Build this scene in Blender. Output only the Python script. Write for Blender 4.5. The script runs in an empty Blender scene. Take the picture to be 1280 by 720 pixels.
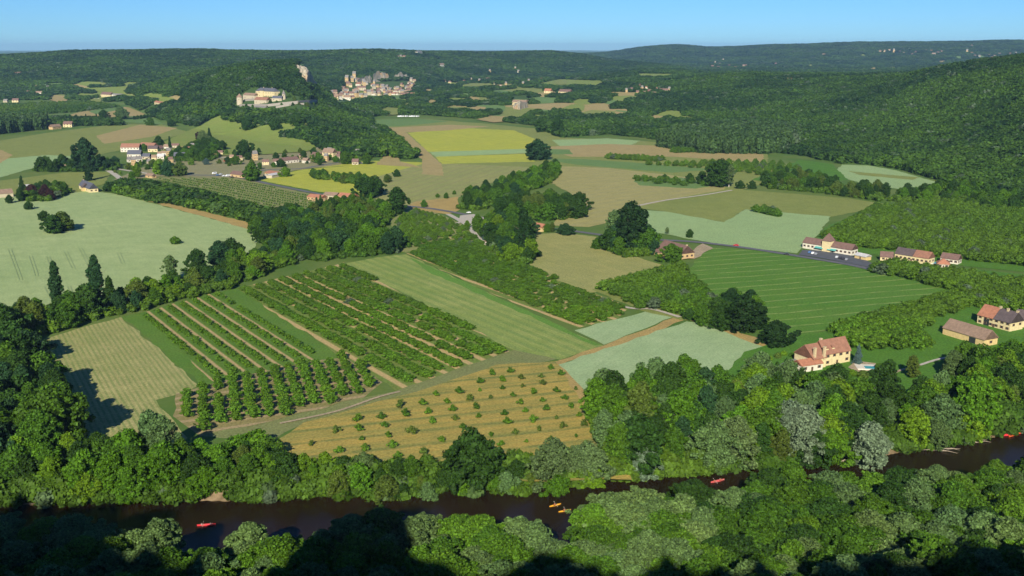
import bpy, bmesh, math, random
import numpy as np
from mathutils import Vector, Matrix
R = math.radians
random.seed(7); rng = np.random.default_rng(7)
sc = bpy.context.scene
col = sc.collection

# ------------------------------------------------------------------ camera, sky, sun, exposure
H = 150.0; F = 1244.44; TH = math.atan(300.0 / F)
cam_d = bpy.data.cameras.new('camera'); cam_d.lens = 35.0; cam_d.sensor_width = 36.0
cam_d.clip_start = 0.5; cam_d.clip_end = 60000
cam = bpy.data.objects.new('camera', cam_d); col.objects.link(cam)
cam.location = (0, 0, H); cam.rotation_euler = (math.pi / 2 - TH, 0, 0)
sc.camera = cam
SUN_EL, SUN_AZ = 29.0, 7.0            # elevation; shadows run forward and this many degrees to the right
w = bpy.data.worlds.new('World'); sc.world = w; w.use_nodes = True
nt = w.node_tree; bg = nt.nodes['Background']
sky = nt.nodes.new('ShaderNodeTexSky'); sky.sky_type = 'NISHITA'; sky.sun_disc = False
sky.sun_elevation = R(SUN_EL); sky.sun_rotation = R(180 + SUN_AZ)
sky.air_density = 1.0; sky.dust_density = 0.0; sky.ozone_density = 6.0; sky.altitude = 1500
tn = nt.nodes.new('ShaderNodeMix'); tn.data_type = 'RGBA'; tn.blend_type = 'MULTIPLY'; tn.inputs['Factor'].default_value = 1
tn.inputs['B'].default_value = (.48, .80, 1.12, 1); nt.links.new(sky.outputs[0], tn.inputs['A']); nt.links.new(tn.outputs['Result'], bg.inputs[0]); bg.inputs[1].default_value = 0.068
sd = bpy.data.lights.new('sun', 'SUN'); sd.energy = 5.0; sd.angle = R(0.53); sd.color = (1.0, 0.93, 0.78)
sun = bpy.data.objects.new('sun', sd); col.objects.link(sun)
sv = Vector((math.sin(R(SUN_AZ)) * math.cos(R(SUN_EL)), math.cos(R(SUN_AZ)) * math.cos(R(SUN_EL)), -math.sin(R(SUN_EL))))
sun.rotation_euler = sv.to_track_quat('-Z', 'Y').to_euler(); sun.location = (0, -100, 400)
sc.view_settings.view_transform = 'Standard'; sc.view_settings.look = 'None'
sc.view_settings.exposure = 0.53; sc.view_settings.gamma = 1.0
cy = sc.cycles
cy.max_bounces = 5; cy.diffuse_bounces = 2; cy.glossy_bounces = 2; cy.transmission_bounces = 2
cy.volume_bounces = 0; cy.transparent_max_bounces = 4
cy.use_adaptive_sampling = True; cy.adaptive_threshold = 0.02
try: cy.use_denoising = True; cy.denoiser = 'OPENIMAGEDENOISE'
except Exception: pass

# ------------------------------------------------------------------ from a pixel of the photo to a place in the valley
CT, ST = math.cos(TH), math.sin(TH)
def ray(px, py):
    xc = (px - 640) / F; yc = (360 - py) / F
    return xc, CT + yc * ST, -ST + yc * CT
def P(px, py, z=0.0):
    x, y, dz = ray(px, py)
    t = (z - H) / dz
    return (x * t, y * t)
def atY(px, py, Y):
    x, y, dz = ray(px, py); t = Y / y
    return (x * t, Y, H + dz * t)
def proj(X, Y, Z):
    dep = Y * CT + (H - Z) * ST
    up = Y * ST - (H - Z) * CT
    return 640 + F * X / dep, 360 - F * up / dep

def sm(t):
    t = np.clip(t, 0, 1); return t * t * (3 - 2 * t)
def hashn(ix, iy, s):
    v = np.sin(ix * 127.1 + iy * 311.7 + s * 74.7) * 43758.5453
    return v - np.floor(v)
def vnoise(x, y, s=0):
    ix = np.floor(x); iy = np.floor(y); fx = sm(x - ix); fy = sm(y - iy)
    a = hashn(ix, iy, s); b = hashn(ix + 1, iy, s); c = hashn(ix, iy + 1, s); d = hashn(ix + 1, iy + 1, s)
    return (a * (1 - fx) + b * fx) * (1 - fy) + (c * (1 - fx) + d * fx) * fy
def fbm(x, y, s=0, o=3):
    v = 0; a = .5
    for k in range(o):
        v = v + a * vnoise(x * 2 ** k, y * 2 ** k, s + k); a *= .5
    return v

# river edges: far shore seen directly, near shore just behind the crowns that stand on it
far_px = [(-400, 640), (-100, 632), (0, 632), (60, 630), (130, 626), (250, 625), (330, 626), (430, 614), (560, 610), (620, 607), (680, 605),
          (760, 600), (840, 594), (900, 588), (960, 583), (1060, 573), (1150, 561), (1200, 553), (1280, 541), (1500, 515), (1700, 495)]
top_px = [(-400, 650), (0, 652), (130, 658), (190, 667), (250, 660), (300, 652), (400, 656), (480, 642), (560, 644), (640, 646), (700, 647), (760, 624), (870, 607),
          (900, 601), (960, 588), (1060, 580), (1120, 592), (1200, 588), (1280, 574), (1500, 545), (1700, 530)]
fp = np.array([P(a, b, -3) for a, b in far_px]); npnts = np.array([P(a, b, 13) for a, b in top_px])
def Yfar(X): return np.interp(X, fp[:, 0], fp[:, 1])
def Ynear(X): return np.interp(X, npnts[:, 0], npnts[:, 1]) + 3.0

# hills: for each pixel column the depth of the foot, the depth of the crest and the crest's height in the photo
LAY = [
 # right wooded hill
 [(700, 2200, 3000, None), (780, 2150, 3000, 112), (840, 2050, 3000, 104), (900, 1900, 3000, 98), (940, 1800, 2950, 97), (1000, 1620, 2850, 100), (1080, 1460, 2500, 103), (1130, 1350, 2300, 101),
  (1200, 1170, 2050, 88), (1280, 1030, 1850, 76), (1400, 900, 1600, 55), (1700, 800, 1500, 30), (2600, 800, 1500, 20)],
 # long ridge on the left and in the middle
 [(-1500, 3200, 4600, 70), (-200, 3200, 4600, 72), (0, 3150, 4500, 71), (60, 3100, 4600, 69), (90, 3100, 4600, 66), (150, 3000, 4600, 64), (250, 2900, 4800, 62), (400, 2900, 5000, 65),
  (440, 3150, 4700, 66), (500, 3300, 4900, 66), (600, 4200, 5600, 66), (690, 4300, 5600, 64), (725, 4300, 5600, 68), (760, 4300, 5500, 75), (850, 4000, 5000, 86), (930, 4000, 5000, 98), (1050, 4000, 5000, None)],
 # the chateau hill
 [(40, 2900, 3300, None), (110, 2800, 3300, 122), (160, 2600, 3150, 112), (200, 2050, 2900, 107), (240, 1900, 2700, 99), (280, 1750, 2500, 91), (330, 1620, 2400, 81), (372, 1560, 2350, 79), (384, 1560, 2300, 92),
  (393, 1540, 2250, 112), (410, 1520, 2150, 130), (440, 1470, 1950, 154), (470, 1470, 1800, 170), (492, 1470, 1700, 190), (505, 1470, 1650, None)],
 # rising ground with the hamlets in the middle
 [(480, 3200, 3500, None), (540, 2700, 3400, 120), (580, 2450, 3300, 113), (640, 2300, 3300, 110), (700, 2100, 3300, 107), (760, 2050, 3400, 98), (800, 2050, 3500, 93), (850, 2050, 3500, 93), (900, 2050, 3500, 99), (1000, 2000, 3500, None)],
 # far range on the right
 [(600, 7000, 10500, None), (700, 6500, 9500, 70), (760, 6300, 9500, 67), (800, 6300, 9500, 60), (845, 6300, 9500, 56), (880, 6300, 9500, 60), (920, 6000, 9300, 60), (980, 5600, 9000, 56), (1040, 5600, 8800, 54),
  (1150, 5400, 8600, 53), (1250, 5400, 8600, 51), (1300, 5400, 8600, 52), (2600, 5400, 8600, 55)],
]
LA = []
for L in LAY:
    px = np.array([a[0] for a in L], float); yf = np.array([a[1] for a in L], float); yc = np.array([a[2] for a in L], float)
    zc = np.array([0.0 if a[3] is None else max(0, atY(a[0], a[3], a[2])[2]) for a in L])
    LA.append((px, yf, yc, zc))
def layer_h(k, pxh, Y):
    px, yf, yc, zc = LA[k]
    f = np.interp(pxh, px, yf); c = np.interp(pxh, px, yc); z = np.interp(pxh, px, zc)
    s = (Y - f) / (c - f)
    up = np.where(s < 1, sm(s) * .55 + np.clip(s, 0, 1) ** 1.1 * .45, 1 - .45 * sm((Y - c) / 1800.0))
    up = np.where(s <= 0, 0, up)
    return z * up
# unseen cliff crest and castle tower behind camera, shaped to shade the near bank
RX = [-900, -300, -190, -158, -150, -136, -126, -98, -92, -90, -66, -64, -50, -5, 20, 60, 80, 110, 150, 300, 900]
RZ = [188, 188, 186, 183, 175, 167, 163, 162, 166, 183, 182, 165, 162, 161, 161, 162, 164, 167, 169, 176, 182]
def height(X, Y):
    X = np.asarray(X, float); Y = np.asarray(Y, float)
    Ys = np.maximum(Y, 200.0)
    pxh = 640 + F * X / (Ys * CT + 23)
    z = np.zeros_like(X)
    for k in range(len(LA)):
        z = np.maximum(z, layer_h(k, pxh, Y))
    rug = (fbm(X / 420.0, Y / 420.0, 3) - .45) * .34 + (fbm(X / 130.0, Y / 130.0, 9) - .45) * .10
    z = np.where(Y > 800, z * (1 + rug * sm(z / 30.0) * (1 - .65 * sm((z - 60) / 80.0))), 0.0)
    z = z + np.where((Y > 3000) & (Y < 12000), (fbm(X / 700.0, Y / 3000.0, 21) - .45) * 34 * sm((z - 60) / 60.0), 0)
    yn = Ynear(X); yf = Yfar(X)
    e = (vnoise(X / 9.0, Y / 9.0, 5) - .5) * 3
    d_in = np.minimum(Y - yn, yf - Y) + e
    chan = np.where(d_in > 0, -3 - 3 * sm(d_in / 7.0), -3 * sm(1 + d_in / 4.0))
    s = Y / yn
    near = np.interp(s, [-.2, 0, .02, .05, .2, .4, .6, .75, .86, .97, 1.0], [147, 147, 141, 134, 106, 68, 30, 9, 2.5, .6, 0])
    rid = np.interp(X + (vnoise(Y / 6.0, X * 0, 2) - .5) * 4, RX, RZ)
    rid = rid + (vnoise(X / 5.0, X * 0, 6) - .5) * 10 + (vnoise(X / 2.2, X * 0, 7) - .5) * 4
    near = np.where(Y < 0, 147 + (rid - 147) * sm((-Y - 8) / 12.0), near)
    z = np.where(Y < yn, near, z)
    return z + np.where((Y > 100) & (Y < 700), chan, 0)
def h1(x, y): return float(height(np.array([x]), np.array([y]))[0])
_T = np.exp(np.linspace(math.log(180), math.log(14000), 900))
def G(px, py):
    """first place where the ray through a pixel meets the terrain"""
    x, y, dz = ray(px, py)
    X = _T * x / y; Z = H + _T * dz / y
    d = Z - height(X, _T)
    i = int(np.argmax(d < 0))
    if d[i] >= 0: i = len(_T) - 1
    if i == 0: i = 1
    t0, t1 = _T[i - 1], _T[i]; a, b = d[i - 1], d[i]
    t = t0 + (t1 - t0) * (a / (a - b) if a != b else .5)
    return (float(t * x / y), float(t), h1(t * x / y, t))
def mpp(px, py, z=0):
    x, y = P(px, py, z); return (y * CT + (H - z) * ST) / F

# ------------------------------------------------------------------ naming
def tag(o, label=None, cat=None, group=None, kind=None):
    if label: o['label'] = label
    if cat: o['category'] = cat
    if group: o['group'] = group
    if kind: o['kind'] = kind
    return o
def mesh_obj(name, verts, faces, mats, parent=None, mi=None, smooth=False):
    m = bpy.data.meshes.new(name); m.from_pydata([tuple(v) for v in verts], [], faces); 
    for a in (mats if isinstance(mats, (list, tuple)) else [mats]): m.materials.append(a)
    if mi is not None: m.polygons.foreach_set('material_index', np.array(mi, dtype=np.int32))
    if smooth: m.polygons.foreach_set('use_smooth', [True] * len(m.polygons))
    m.update()
    o = bpy.data.objects.new(name, m); col.objects.link(o)
    if parent: o.parent = parent
    return o
def empty(name, loc, rz=0, scale=1):
    o = bpy.data.objects.new(name, None); col.objects.link(o); o.location = loc; o.rotation_euler = (0, 0, rz)
    o.scale = (scale,) * 3; o.empty_display_size = .1
    return o
class MB:
    def __init__(s): s.v = []; s.f = []; s.m = []
    def add(s, vs, fs, mi=0):
        b = len(s.v); s.v += [tuple(v) for v in vs]; s.f += [tuple(i + b for i in f) for f in fs]; s.m += [mi] * len(fs)
    def box(s, x0, y0, z0, x1, y1, z1, mi=0, M=None):
        vs = [(x0, y0, z0), (x1, y0, z0), (x1, y1, z0), (x0, y1, z0), (x0, y0, z1), (x1, y0, z1), (x1, y1, z1), (x0, y1, z1)]
        if M: vs = [tuple(M @ Vector(v)) for v in vs]
        s.add(vs, [(0, 3, 2, 1), (4, 5, 6, 7), (0, 1, 5, 4), (1, 2, 6, 5), (2, 3, 7, 6), (3, 0, 4, 7)], mi)
    def tube(s, pts, rad, n=6, mi=0, cap=True):
        b = len(s.v); pts = [Vector(p) for p in pts]
        for i, p in enumerate(pts):
            d = (pts[min(i + 1, len(pts) - 1)] - pts[max(i - 1, 0)]).normalized()
            u = d.orthogonal().normalized(); v = d.cross(u)
            for k in range(n):
                a = 2 * math.pi * k / n; q = p + (u * math.cos(a) + v * math.sin(a)) * rad[i]
                s.v.append(tuple(q))
        for i in range(len(pts) - 1):
            for k in range(n):
                s.f.append((b + i * n + k, b + i * n + (k + 1) % n, b + (i + 1) * n + (k + 1) % n, b + (i + 1) * n + k)); s.m.append(mi)
        if cap:
            s.f.append(tuple(b + k for k in range(n))[::-1]); s.m.append(mi)
            s.f.append(tuple(b + (len(pts) - 1) * n + k for k in range(n))); s.m.append(mi)
    def build(s, name, mats, parent=None, smooth=False): return mesh_obj(name, s.v, s.f, mats, parent, s.m, smooth)

# ------------------------------------------------------------------ materials
def newmat(name):
    m = bpy.data.materials.new(name); m.use_nodes = True; t = m.node_tree
    return m, t, t.nodes['Principled BSDF']
def N(t, ty, **k):
    n = t.nodes.new(ty)
    for a, b in k.items(): setattr(n, a, b)
    return n
def mixc(t, fac, a, b, mode='MIX'):
    n = N(t, 'ShaderNodeMix', data_type='RGBA', blend_type=mode)
    for s, v in ((n.inputs['Factor'], fac), (n.inputs['A'], a), (n.inputs['B'], b)):
        if isinstance(v, bpy.types.NodeSocket): t.links.new(v, s)
        elif isinstance(v, (int, float)): s.default_value = v
        else: s.default_value = (*v, 1) if len(v) == 3 else v
    return n.outputs['Result']
def mathn(t, op, a, b=0.0, c=None):
    n = N(t, 'ShaderNodeMath', operation=op)
    for i, v in enumerate((a, b) if c is None else (a, b, c)):
        if isinstance(v, bpy.types.NodeSocket): t.links.new(v, n.inputs[i])
        else: n.inputs[i].default_value = v
    return n.outputs[0]
def ramp(t, v, a, b):
    n = N(t, 'ShaderNodeMapRange'); n.inputs['From Min'].default_value = a; n.inputs['From Max'].default_value = b
    t.links.new(v, n.inputs['Value']); return n.outputs[0]
def noise(t, vec, scale, det=3, rough=.55):
    n = N(t, 'ShaderNodeTexNoise'); n.inputs['Scale'].default_value = scale; n.inputs['Detail'].default_value = det
    n.inputs['Roughness'].default_value = rough
    if vec: t.links.new(vec, n.inputs['Vector'])
    return n.outputs['Fac']
def pos(t): return N(t, 'ShaderNodeNewGeometry').outputs['Position']
def flat(name, c, rough=.8, var=.12, scale=.6, metal=0, spec=.3):
    m, t, b = newmat(name)
    g = noise(t, pos(t), scale)
    f = ramp(t, g, .3, .7)
    c1 = tuple(x * (1 - var) for x in c); c2 = tuple(min(1, x * (1 + var)) for x in c)
    t.links.new(mixc(t, f, c1, c2), b.inputs['Base Color']); b.inputs['Roughness'].default_value = rough
    b.inputs['Metallic'].default_value = metal; b.inputs['Specular IOR Level'].default_value = spec
    return m

def field_mat(name, c1, c2, ang=0.0, per=0.0, sc_=None, st=0.0, streak=.5, mott=60.0, rowcol=None, width=.5, fine=.22, ph=0.0, brk=(.28, .5), wobk=.12):
    """ploughed or mown ground: broad mottling, streaks along the working direction, optional rows"""
    m, t, b = newmat(name); p = pos(t)
    mp = N(t, 'ShaderNodeMapping'); mp.vector_type = 'POINT'; mp.inputs['Rotation'].default_value = (0, 0, -ang)
    t.links.new(p, mp.inputs['Vector'])                       # x now runs along the rows
    st_ = N(t, 'ShaderNodeMapping'); st_.inputs['Scale'].default_value = (.012, .28, .05); t.links.new(mp.outputs[0], st_.inputs['Vector'])
    streaks = ramp(t, noise(t, st_.outputs[0], 1.0, 4, .6), .32, .68)
    big = ramp(t, noise(t, p, 1.0 / mott, 4, .6), .3, .7)
    a = mathn(t, 'ADD', mathn(t, 'MULTIPLY', streaks, streak), mathn(t, 'MULTIPLY', big, 1 - streak))
    c = mixc(t, a, c1, c2)
    blot = ramp(t, noise(t, p, 1 / 14.0, 5, .68), .30, .72); c = mixc(t, mathn(t, 'MULTIPLY', blot, .55), c, mixc(t, .5, c2, (.16, .19, .05), 'MULTIPLY') if False else tuple(v * .72 for v in c2))
    if per > 0:
        sep = N(t, 'ShaderNodeSeparateXYZ'); t.links.new(mp.outputs[0], sep.inputs[0])
        wob = mathn(t, 'MULTIPLY', mathn(t, 'SUBTRACT', noise(t, p, .02, 2), .5), per * wobk * 2)
        u = mathn(t, 'FRACT', mathn(t, 'ADD', mathn(t, 'DIVIDE', mathn(t, 'ADD', mathn(t, 'SUBTRACT', sep.outputs['Y'], ph), wob), per), 500.0))
        tri = mathn(t, 'ABSOLUTE', mathn(t, 'SUBTRACT', u, .5))
        n = N(t, 'ShaderNodeMapRange'); n.interpolation_type = 'SMOOTHSTEP'
        n.inputs['From Min'].default_value = width * .5 + .08; n.inputs['From Max'].default_value = width * .5 - .08
        t.links.new(tri, n.inputs['Value'])
        brk = ramp(t, noise(t, p, .09, 3, .7), *brk)
        c = mixc(t, mathn(t, 'MULTIPLY', mathn(t, 'MULTIPLY', n.outputs[0], brk), st), c, rowcol)
    fn = noise(t, p, .9, 4, .7)
    c = mixc(t, fine * 2.2, c, mixc(t, ramp(t, fn, .35, .65), (.25, .25, .25), (.85, .85, .85)), 'OVERLAY')
    t.links.new(c, b.inputs['Base Color']); b.inputs['Roughness'].default_value = .95; b.inputs['Specular IOR Level'].default_value = .1
    bu = N(t, 'ShaderNodeBump'); bu.inputs['Strength'].default_value = .6; bu.inputs['Distance'].default_value = .35
    t.links.new(fn, bu.inputs['Height']); t.links.new(bu.outputs[0], b.inputs['Normal'])
    return m

def leaf_mat(name, forest=False, ca=None, cb=None, transl=.22):
    m, t, b = newmat(name)
    oi = N(t, 'ShaderNodeObjectInfo'); ge = N(t, 'ShaderNodeNewGeometry')
    if forest:
        pz = ge.outputs['Position']
        n1 = ramp(t, noise(t, pz, .0042, 5, .62), 0.43, .58)
        base = mixc(t, n1, ca, cb)
        base = mixc(t, mathn(t, 'MULTIPLY', oi.outputs['Random'], .9), base, mixc(t, .55, base, (.065, .125, .020)))
        v = mathn(t, 'MULTIPLY_ADD', mathn(t, 'FRACT', mathn(t, 'MULTIPLY', oi.outputs['Random'], 7.31)), 0.38, .80)
        base = mixc(t, ramp(t, mathn(t, 'FRACT', mathn(t, 'MULTIPLY', oi.outputs['Random'], 13.7)), 0.955, .975), base, (.09, .135, .07))
        cv = N(t, 'ShaderNodeVectorMath', operation='SCALE'); t.links.new(base, cv.inputs[0]); t.links.new(v, cv.inputs['Scale']); base = cv.outputs[0]
    else:
        base = oi.outputs['Color']
    isl = mathn(t, 'MULTIPLY_ADD', ge.outputs['Random Per Island'], .6 if forest else 1.0, .68 if forest else .48)
    sc2 = N(t, 'ShaderNodeVectorMath', operation='SCALE'); t.links.new(base, sc2.inputs[0]); t.links.new(isl, sc2.inputs['Scale'])
    t.links.new(sc2.outputs[0], b.inputs['Base Color']); b.inputs['Roughness'].default_value = .62; b.inputs['Specular IOR Level'].default_value = .12
    tr = N(t, 'ShaderNodeBsdfTranslucent')
    mx = N(t, 'ShaderNodeMixShader'); mx.inputs[0].default_value = transl
    hs = mixc(t, .5, sc2.outputs[0], (.12, .16, .01), 'ADD') if False else sc2.outputs[0]
    t.links.new(hs, tr.inputs['Color']); t.links.new(b.outputs[0], mx.inputs[1]); t.links.new(tr.outputs[0], mx.inputs[2])
    t.links.new(mx.outputs[0], t.nodes['Material Output'].inputs['Surface'])
    return m
LEAF = leaf_mat('leaves')
FORESTA = leaf_mat('forest_leaves_green', True, (.012, .041, .010), (.053, .116, .012))
BARK = flat('bark', (.13, .10, .075), .9, .3, 3)
BIRCH = flat('pale_bark', (.45, .42, .36), .8, .25, 2)
# ------------------------------------------------------------------ ground
def np_mesh(name, V, Q, mats, smooth=False):
    m = bpy.data.meshes.new(name); n = len(V); k = Q.shape[1]
    m.vertices.add(n); m.vertices.foreach_set('co', V.astype(np.float32).ravel())
    m.loops.add(Q.size); m.loops.foreach_set('vertex_index', Q.astype(np.int32).ravel())
    m.polygons.add(len(Q)); m.polygons.foreach_set('loop_start', np.arange(0, Q.size, k, dtype=np.int32))
    m.polygons.foreach_set('loop_total', np.full(len(Q), k, dtype=np.int32))
    if smooth: m.polygons.foreach_set('use_smooth', np.ones(len(Q), bool))
    for a in mats: m.materials.append(a)
    m.update(calc_edges=True); m.validate()
    return m
az = np.concatenate([np.arange(-180, -36, 3.0), np.arange(-36, 36, .11), np.arange(36, 180, 3.0)])
az = np.concatenate([az]); az = np.radians(np.append(az, 180.0))
rad = np.concatenate([[0.5], np.arange(4, 200, 4.0), np.arange(200, 400, 1.5), np.arange(400, 700, 3.0), np.exp(np.arange(math.log(700), math.log(14000), .0065)), [17000, 24000, 40000]])
A_, R_ = np.meshgrid(az, rad, indexing='ij')
GX = (R_ * np.sin(A_)).ravel(); GY = (R_ * np.cos(A_)).ravel(); GZ = height(GX, GY)
na, nr = len(az), len(rad)
ii, jj = np.meshgrid(np.arange(na - 1), np.arange(nr - 1), indexing='ij')
q = (ii * nr + jj).ravel()
Q = np.stack([q, q + 1, q + nr + 1, q + nr], 1)
gm, t, b = newmat('valley_grass'); p = pos(t)
n1 = ramp(t, noise(t, p, .012, 4, .6), .35, .65); n2 = ramp(t, noise(t, p, .35, 4, .7), .3, .7)
g = mixc(t, n1, (.07, .14, .025), (.14, .18, .045)); g = mixc(t, mathn(t, 'MULTIPLY', n2, .35), g, (.04, .11, .015))
sep = N(t, 'ShaderNodeSeparateXYZ'); t.links.new(p, sep.inputs[0])
hill = mathn(t, 'MULTIPLY', ramp(t, sep.outputs['Z'], 3, 9), ramp(t, sep.outputs['Y'], 900, 1000))
g = mixc(t, hill, g, mixc(t, n2, (.035, .075, .018), (.07, .12, .03)))
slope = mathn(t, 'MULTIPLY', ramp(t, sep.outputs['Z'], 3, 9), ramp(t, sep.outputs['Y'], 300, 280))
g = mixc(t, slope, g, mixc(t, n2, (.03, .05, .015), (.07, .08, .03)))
soil = mixc(t, n2, (.12, .085, .045), (.30, .22, .13))
g = mixc(t, ramp(t, sep.outputs['Z'], -.3, -.9), g, soil)
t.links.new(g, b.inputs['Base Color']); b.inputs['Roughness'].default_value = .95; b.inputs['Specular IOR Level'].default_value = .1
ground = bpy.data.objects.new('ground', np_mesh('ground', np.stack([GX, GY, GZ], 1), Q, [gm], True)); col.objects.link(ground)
tag(ground, kind='structure')

# river surface
wm, t, b = newmat('river_water'); p = pos(t)
t.links.new(mixc(t, ramp(t, noise(t, p, .03, 3), .35, .65), (.012, .0070, .0032), (.019, .0112, .005)), b.inputs['Base Color'])
b.inputs['Roughness'].default_value = .16; b.inputs['IOR'].default_value = 1.33; b.inputs['Specular IOR Level'].default_value = .22
bm_ = N(t, 'ShaderNodeBump'); bm_.inputs['Strength'].default_value = .35; bm_.inputs['Distance'].default_value = .25
t.links.new(noise(t, p, .7, 4, .6), bm_.inputs['Height']); t.links.new(bm_.outputs[0], b.inputs['Normal'])
xs = np.linspace(-330, 330, 120)
V = [(x, float(Ynear(x)) - 6, -3.0) for x in xs] + [(x, float(Yfar(x)) + 6, -3.0) for x in xs]
n = len(xs); river = mesh_obj('river_water', V, [(i, i + 1, n + i + 1, n + i) for i in range(n - 1)], wm)
tag(river, kind='structure')

# ------------------------------------------------------------------ fields, one sheet each, lying a little above the ground
def phase(a, b, off=0.0, rs=0.0):
    A = P(*a); an = dirang(a, b); return -math.sin(an) * A[0] + math.cos(an) * A[1] + off * rs
def dirang(a, b):
    A = P(*a); B = P(*b); return math.atan2(B[1] - A[1], B[0] - A[0])
from mathutils.geometry import tessellate_polygon
_k = [0]
def field(name, poly, mat, hill=False, lift=None, jitter=1.3, flatz=0.0, kind='structure'):
    _k[0] += 1
    z0 = .03 + .004 * _k[0] if lift is None else lift
    w_ = [G(*a)[:2] if hill else P(a[0], a[1], flatz) for a in poly]
    pts = []
    for i, a in enumerate(w_):                               # broken edges so borders are not ruler-straight
        b2 = w_[(i + 1) % len(w_)]; L = math.dist(a, b2); n = max(1, min(40, int(L / 9)))
        for k in range(n):
            f = k / n; nx, ny = -(b2[1] - a[1]) / (L + 1e-6), (b2[0] - a[0]) / (L + 1e-6)
            j = (random.random() - .5) * 2 * jitter * (0 if k == 0 else 1)
            pts.append((a[0] + (b2[0] - a[0]) * f + nx * j, a[1] + (b2[1] - a[1]) * f + ny * j))
    tris = tessellate_polygon([[Vector((x, y, 0)) for x, y in pts]])
    if not hill:
        o = mesh_obj(name, [(x, y, z0 + flatz) for x, y in pts], [tuple(tr) for tr in tris], mat)
    else:
        bm = bmesh.new(); vs = [bm.verts.new((x, y, 0)) for x, y in pts]
        for tr in tris:
            try: bm.faces.new([vs[i] for i in tr])
            except ValueError: pass
        for _ in range(6):
            es = [e for e in bm.edges if e.calc_length() > 22]
            if not es: break
            bmesh.ops.subdivide_edges(bm, edges=es, cuts=1, use_grid_fill=False)
            bmesh.ops.triangulate(bm, faces=bm.faces[:])
        X = np.array([v.co.x for v in bm.verts]); Y = np.array([v.co.y for v in bm.verts]); Z = height(X, Y)
        for v, z in zip(bm.verts, Z): v.co.z = z + .75 + .008 * _k[0]
        m = bpy.data.meshes.new(name); bm.to_mesh(m); bm.free(); m.materials.append(mat)
        o = bpy.data.objects.new(name, m); col.objects.link(o)
    bmx = bmesh.new(); bmx.from_mesh(o.data); bmesh.ops.recalc_face_normals(bmx, faces=bmx.faces[:])
    if sum(f.normal.z for f in bmx.faces) < 0: bmesh.ops.reverse_faces(bmx, faces=bmx.faces[:])
    bmx.to_mesh(o.data); bmx.free()
    return tag(o, kind=kind)
FM = field_mat
PALE1, PALE2 = (.34, .43, .22), (.27, .38, .18)
STRAW1, STRAW2 = (.34, .30, .13), (.24, .26, .10)
GRN1, GRN2 = (.07, .16, .025), (.10, .19, .04)
m_hay = FM('hay_stubble', (.40, .35, .15), (.25, .27, .09), dirang((110, 411), (200, 555)), 2.4, st=.6, streak=.5, rowcol=(.13, .19, .05), width=.42, mott=40)
m_strip = FM('mown_strip', (.07, .165, .022), (.11, .19, .03), 0, streak=.3, mott=25)
m_youngorch = FM('young_orchard_ground', (.065, .155, .02), (.11, .185, .03), dirang((172, 397), (268, 478)), 8.5, st=.95, streak=.3, rowcol=(.40, .29, .14), width=.20, ph=phase((172, 397), (268, 478), .5, 8.5), wobk=.03, brk=(.12, .36))
m_bigorch = FM('old_orchard_ground', (.10, .19, .03), (.17, .20, .05), dirang((298, 372), (495, 486)), 8.6, st=.95, streak=.3, rowcol=(.42, .31, .14), width=.38, ph=phase((298, 372), (495, 486)), wobk=.03, brk=(.12, .36))
m_triple = FM('orchard_block_ground', (.17, .17, .065), (.26, .22, .09), dirang((240, 530), (450, 500)), 7.5, st=.7, streak=.4, rowcol=(.36, .27, .15), width=.35)
m_gold = FM('golden_meadow', (.47, .31, .075), (.22, .225, .06), dirang((420, 574), (720, 540)), 14.0, st=.8, streak=.72, rowcol=(.13, .16, .045), width=.16, mott=35)
m_lane = FM('striped_meadow', (.33, .34, .115), (.17, .25, .05), dirang((440, 332), (700, 440)), 7.5, st=.55, streak=.55, rowcol=(.12, .20, .05), width=.45, mott=50)
m_greenstripe = FM('green_striped_field', (.058, .165, .018), (.105, .20, .028), dirang((900, 375), (1180, 352)), 13, st=.75, streak=.4, rowcol=(.27, .31, .10), width=.10, brk=(.32, .55), wobk=.25)
m_tan = FM('tan_meadow', (.34, .31, .11), (.24, .26, .085), dirang((680, 300), (800, 335)), streak=.6, mott=45)
m_pale = FM('pale_cereal', PALE1, PALE2, dirang((860, 402), (740, 492)), 17, st=.3, width=.05, rowcol=(.17, .24, .10), brk=(.4, .6), streak=.35, mott=30, fine=.15)
m_palebig = FM('pale_cereal_left', (.36, .43, .19), (.27, .36, .145), dirang((60, 300), (90, 350)), 24, st=.3, width=.05, rowcol=(.19, .25, .09), brk=(.42, .62), streak=.4, mott=80, fine=.15)
m_yellow = FM('yellow_field', (.44, .42, .055), (.31, .35, .05), dirang((330, 220), (440, 245)), 20, st=.3, width=.08, rowcol=(.2, .27, .05), streak=.5, mott=60)
m_ochre = FM('ochre_strip', (.42, .30, .10), (.32, .24, .09), 0, streak=.4, mott=20)
m_vine = FM('vineyard_rows', (.15, .20, .05), (.19, .22, .065), dirang((200, 228), (370, 262)), 9.0, st=.95, streak=.4, rowcol=(.25, .21, .11), width=.42)
m_orchpale = FM('light_orchard_ground', (.16, .21, .06), (.22, .24, .08), dirang((505, 300), (580, 292)), 9.0, st=.6, streak=.3, rowcol=(.26, .22, .11), width=.3)
m_brown = FM('harvested_strip', (.37, .29, .125), (.31, .25, .10), dirang((510, 175), (550, 215)), streak=.5, mott=60)
m_pinkish = FM('harrowed_field', (.36, .31, .12), (.28, .27, .095), dirang((700, 275), (900, 240)), 16.0, st=.3, streak=.6, rowcol=(.24, .23, .12), width=.4, mott=70)
m_tan2 = FM('tan_field_rows', (.30, .29, .10), (.22, .25, .08), dirang((540, 240), (640, 205)), 14.0, st=.7, streak=.6, rowcol=(.21, .17, .09), width=.14)
m_olive = FM('olive_field', (.23, .25, .07), (.18, .22, .055), 0, streak=.4, mott=70)
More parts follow.
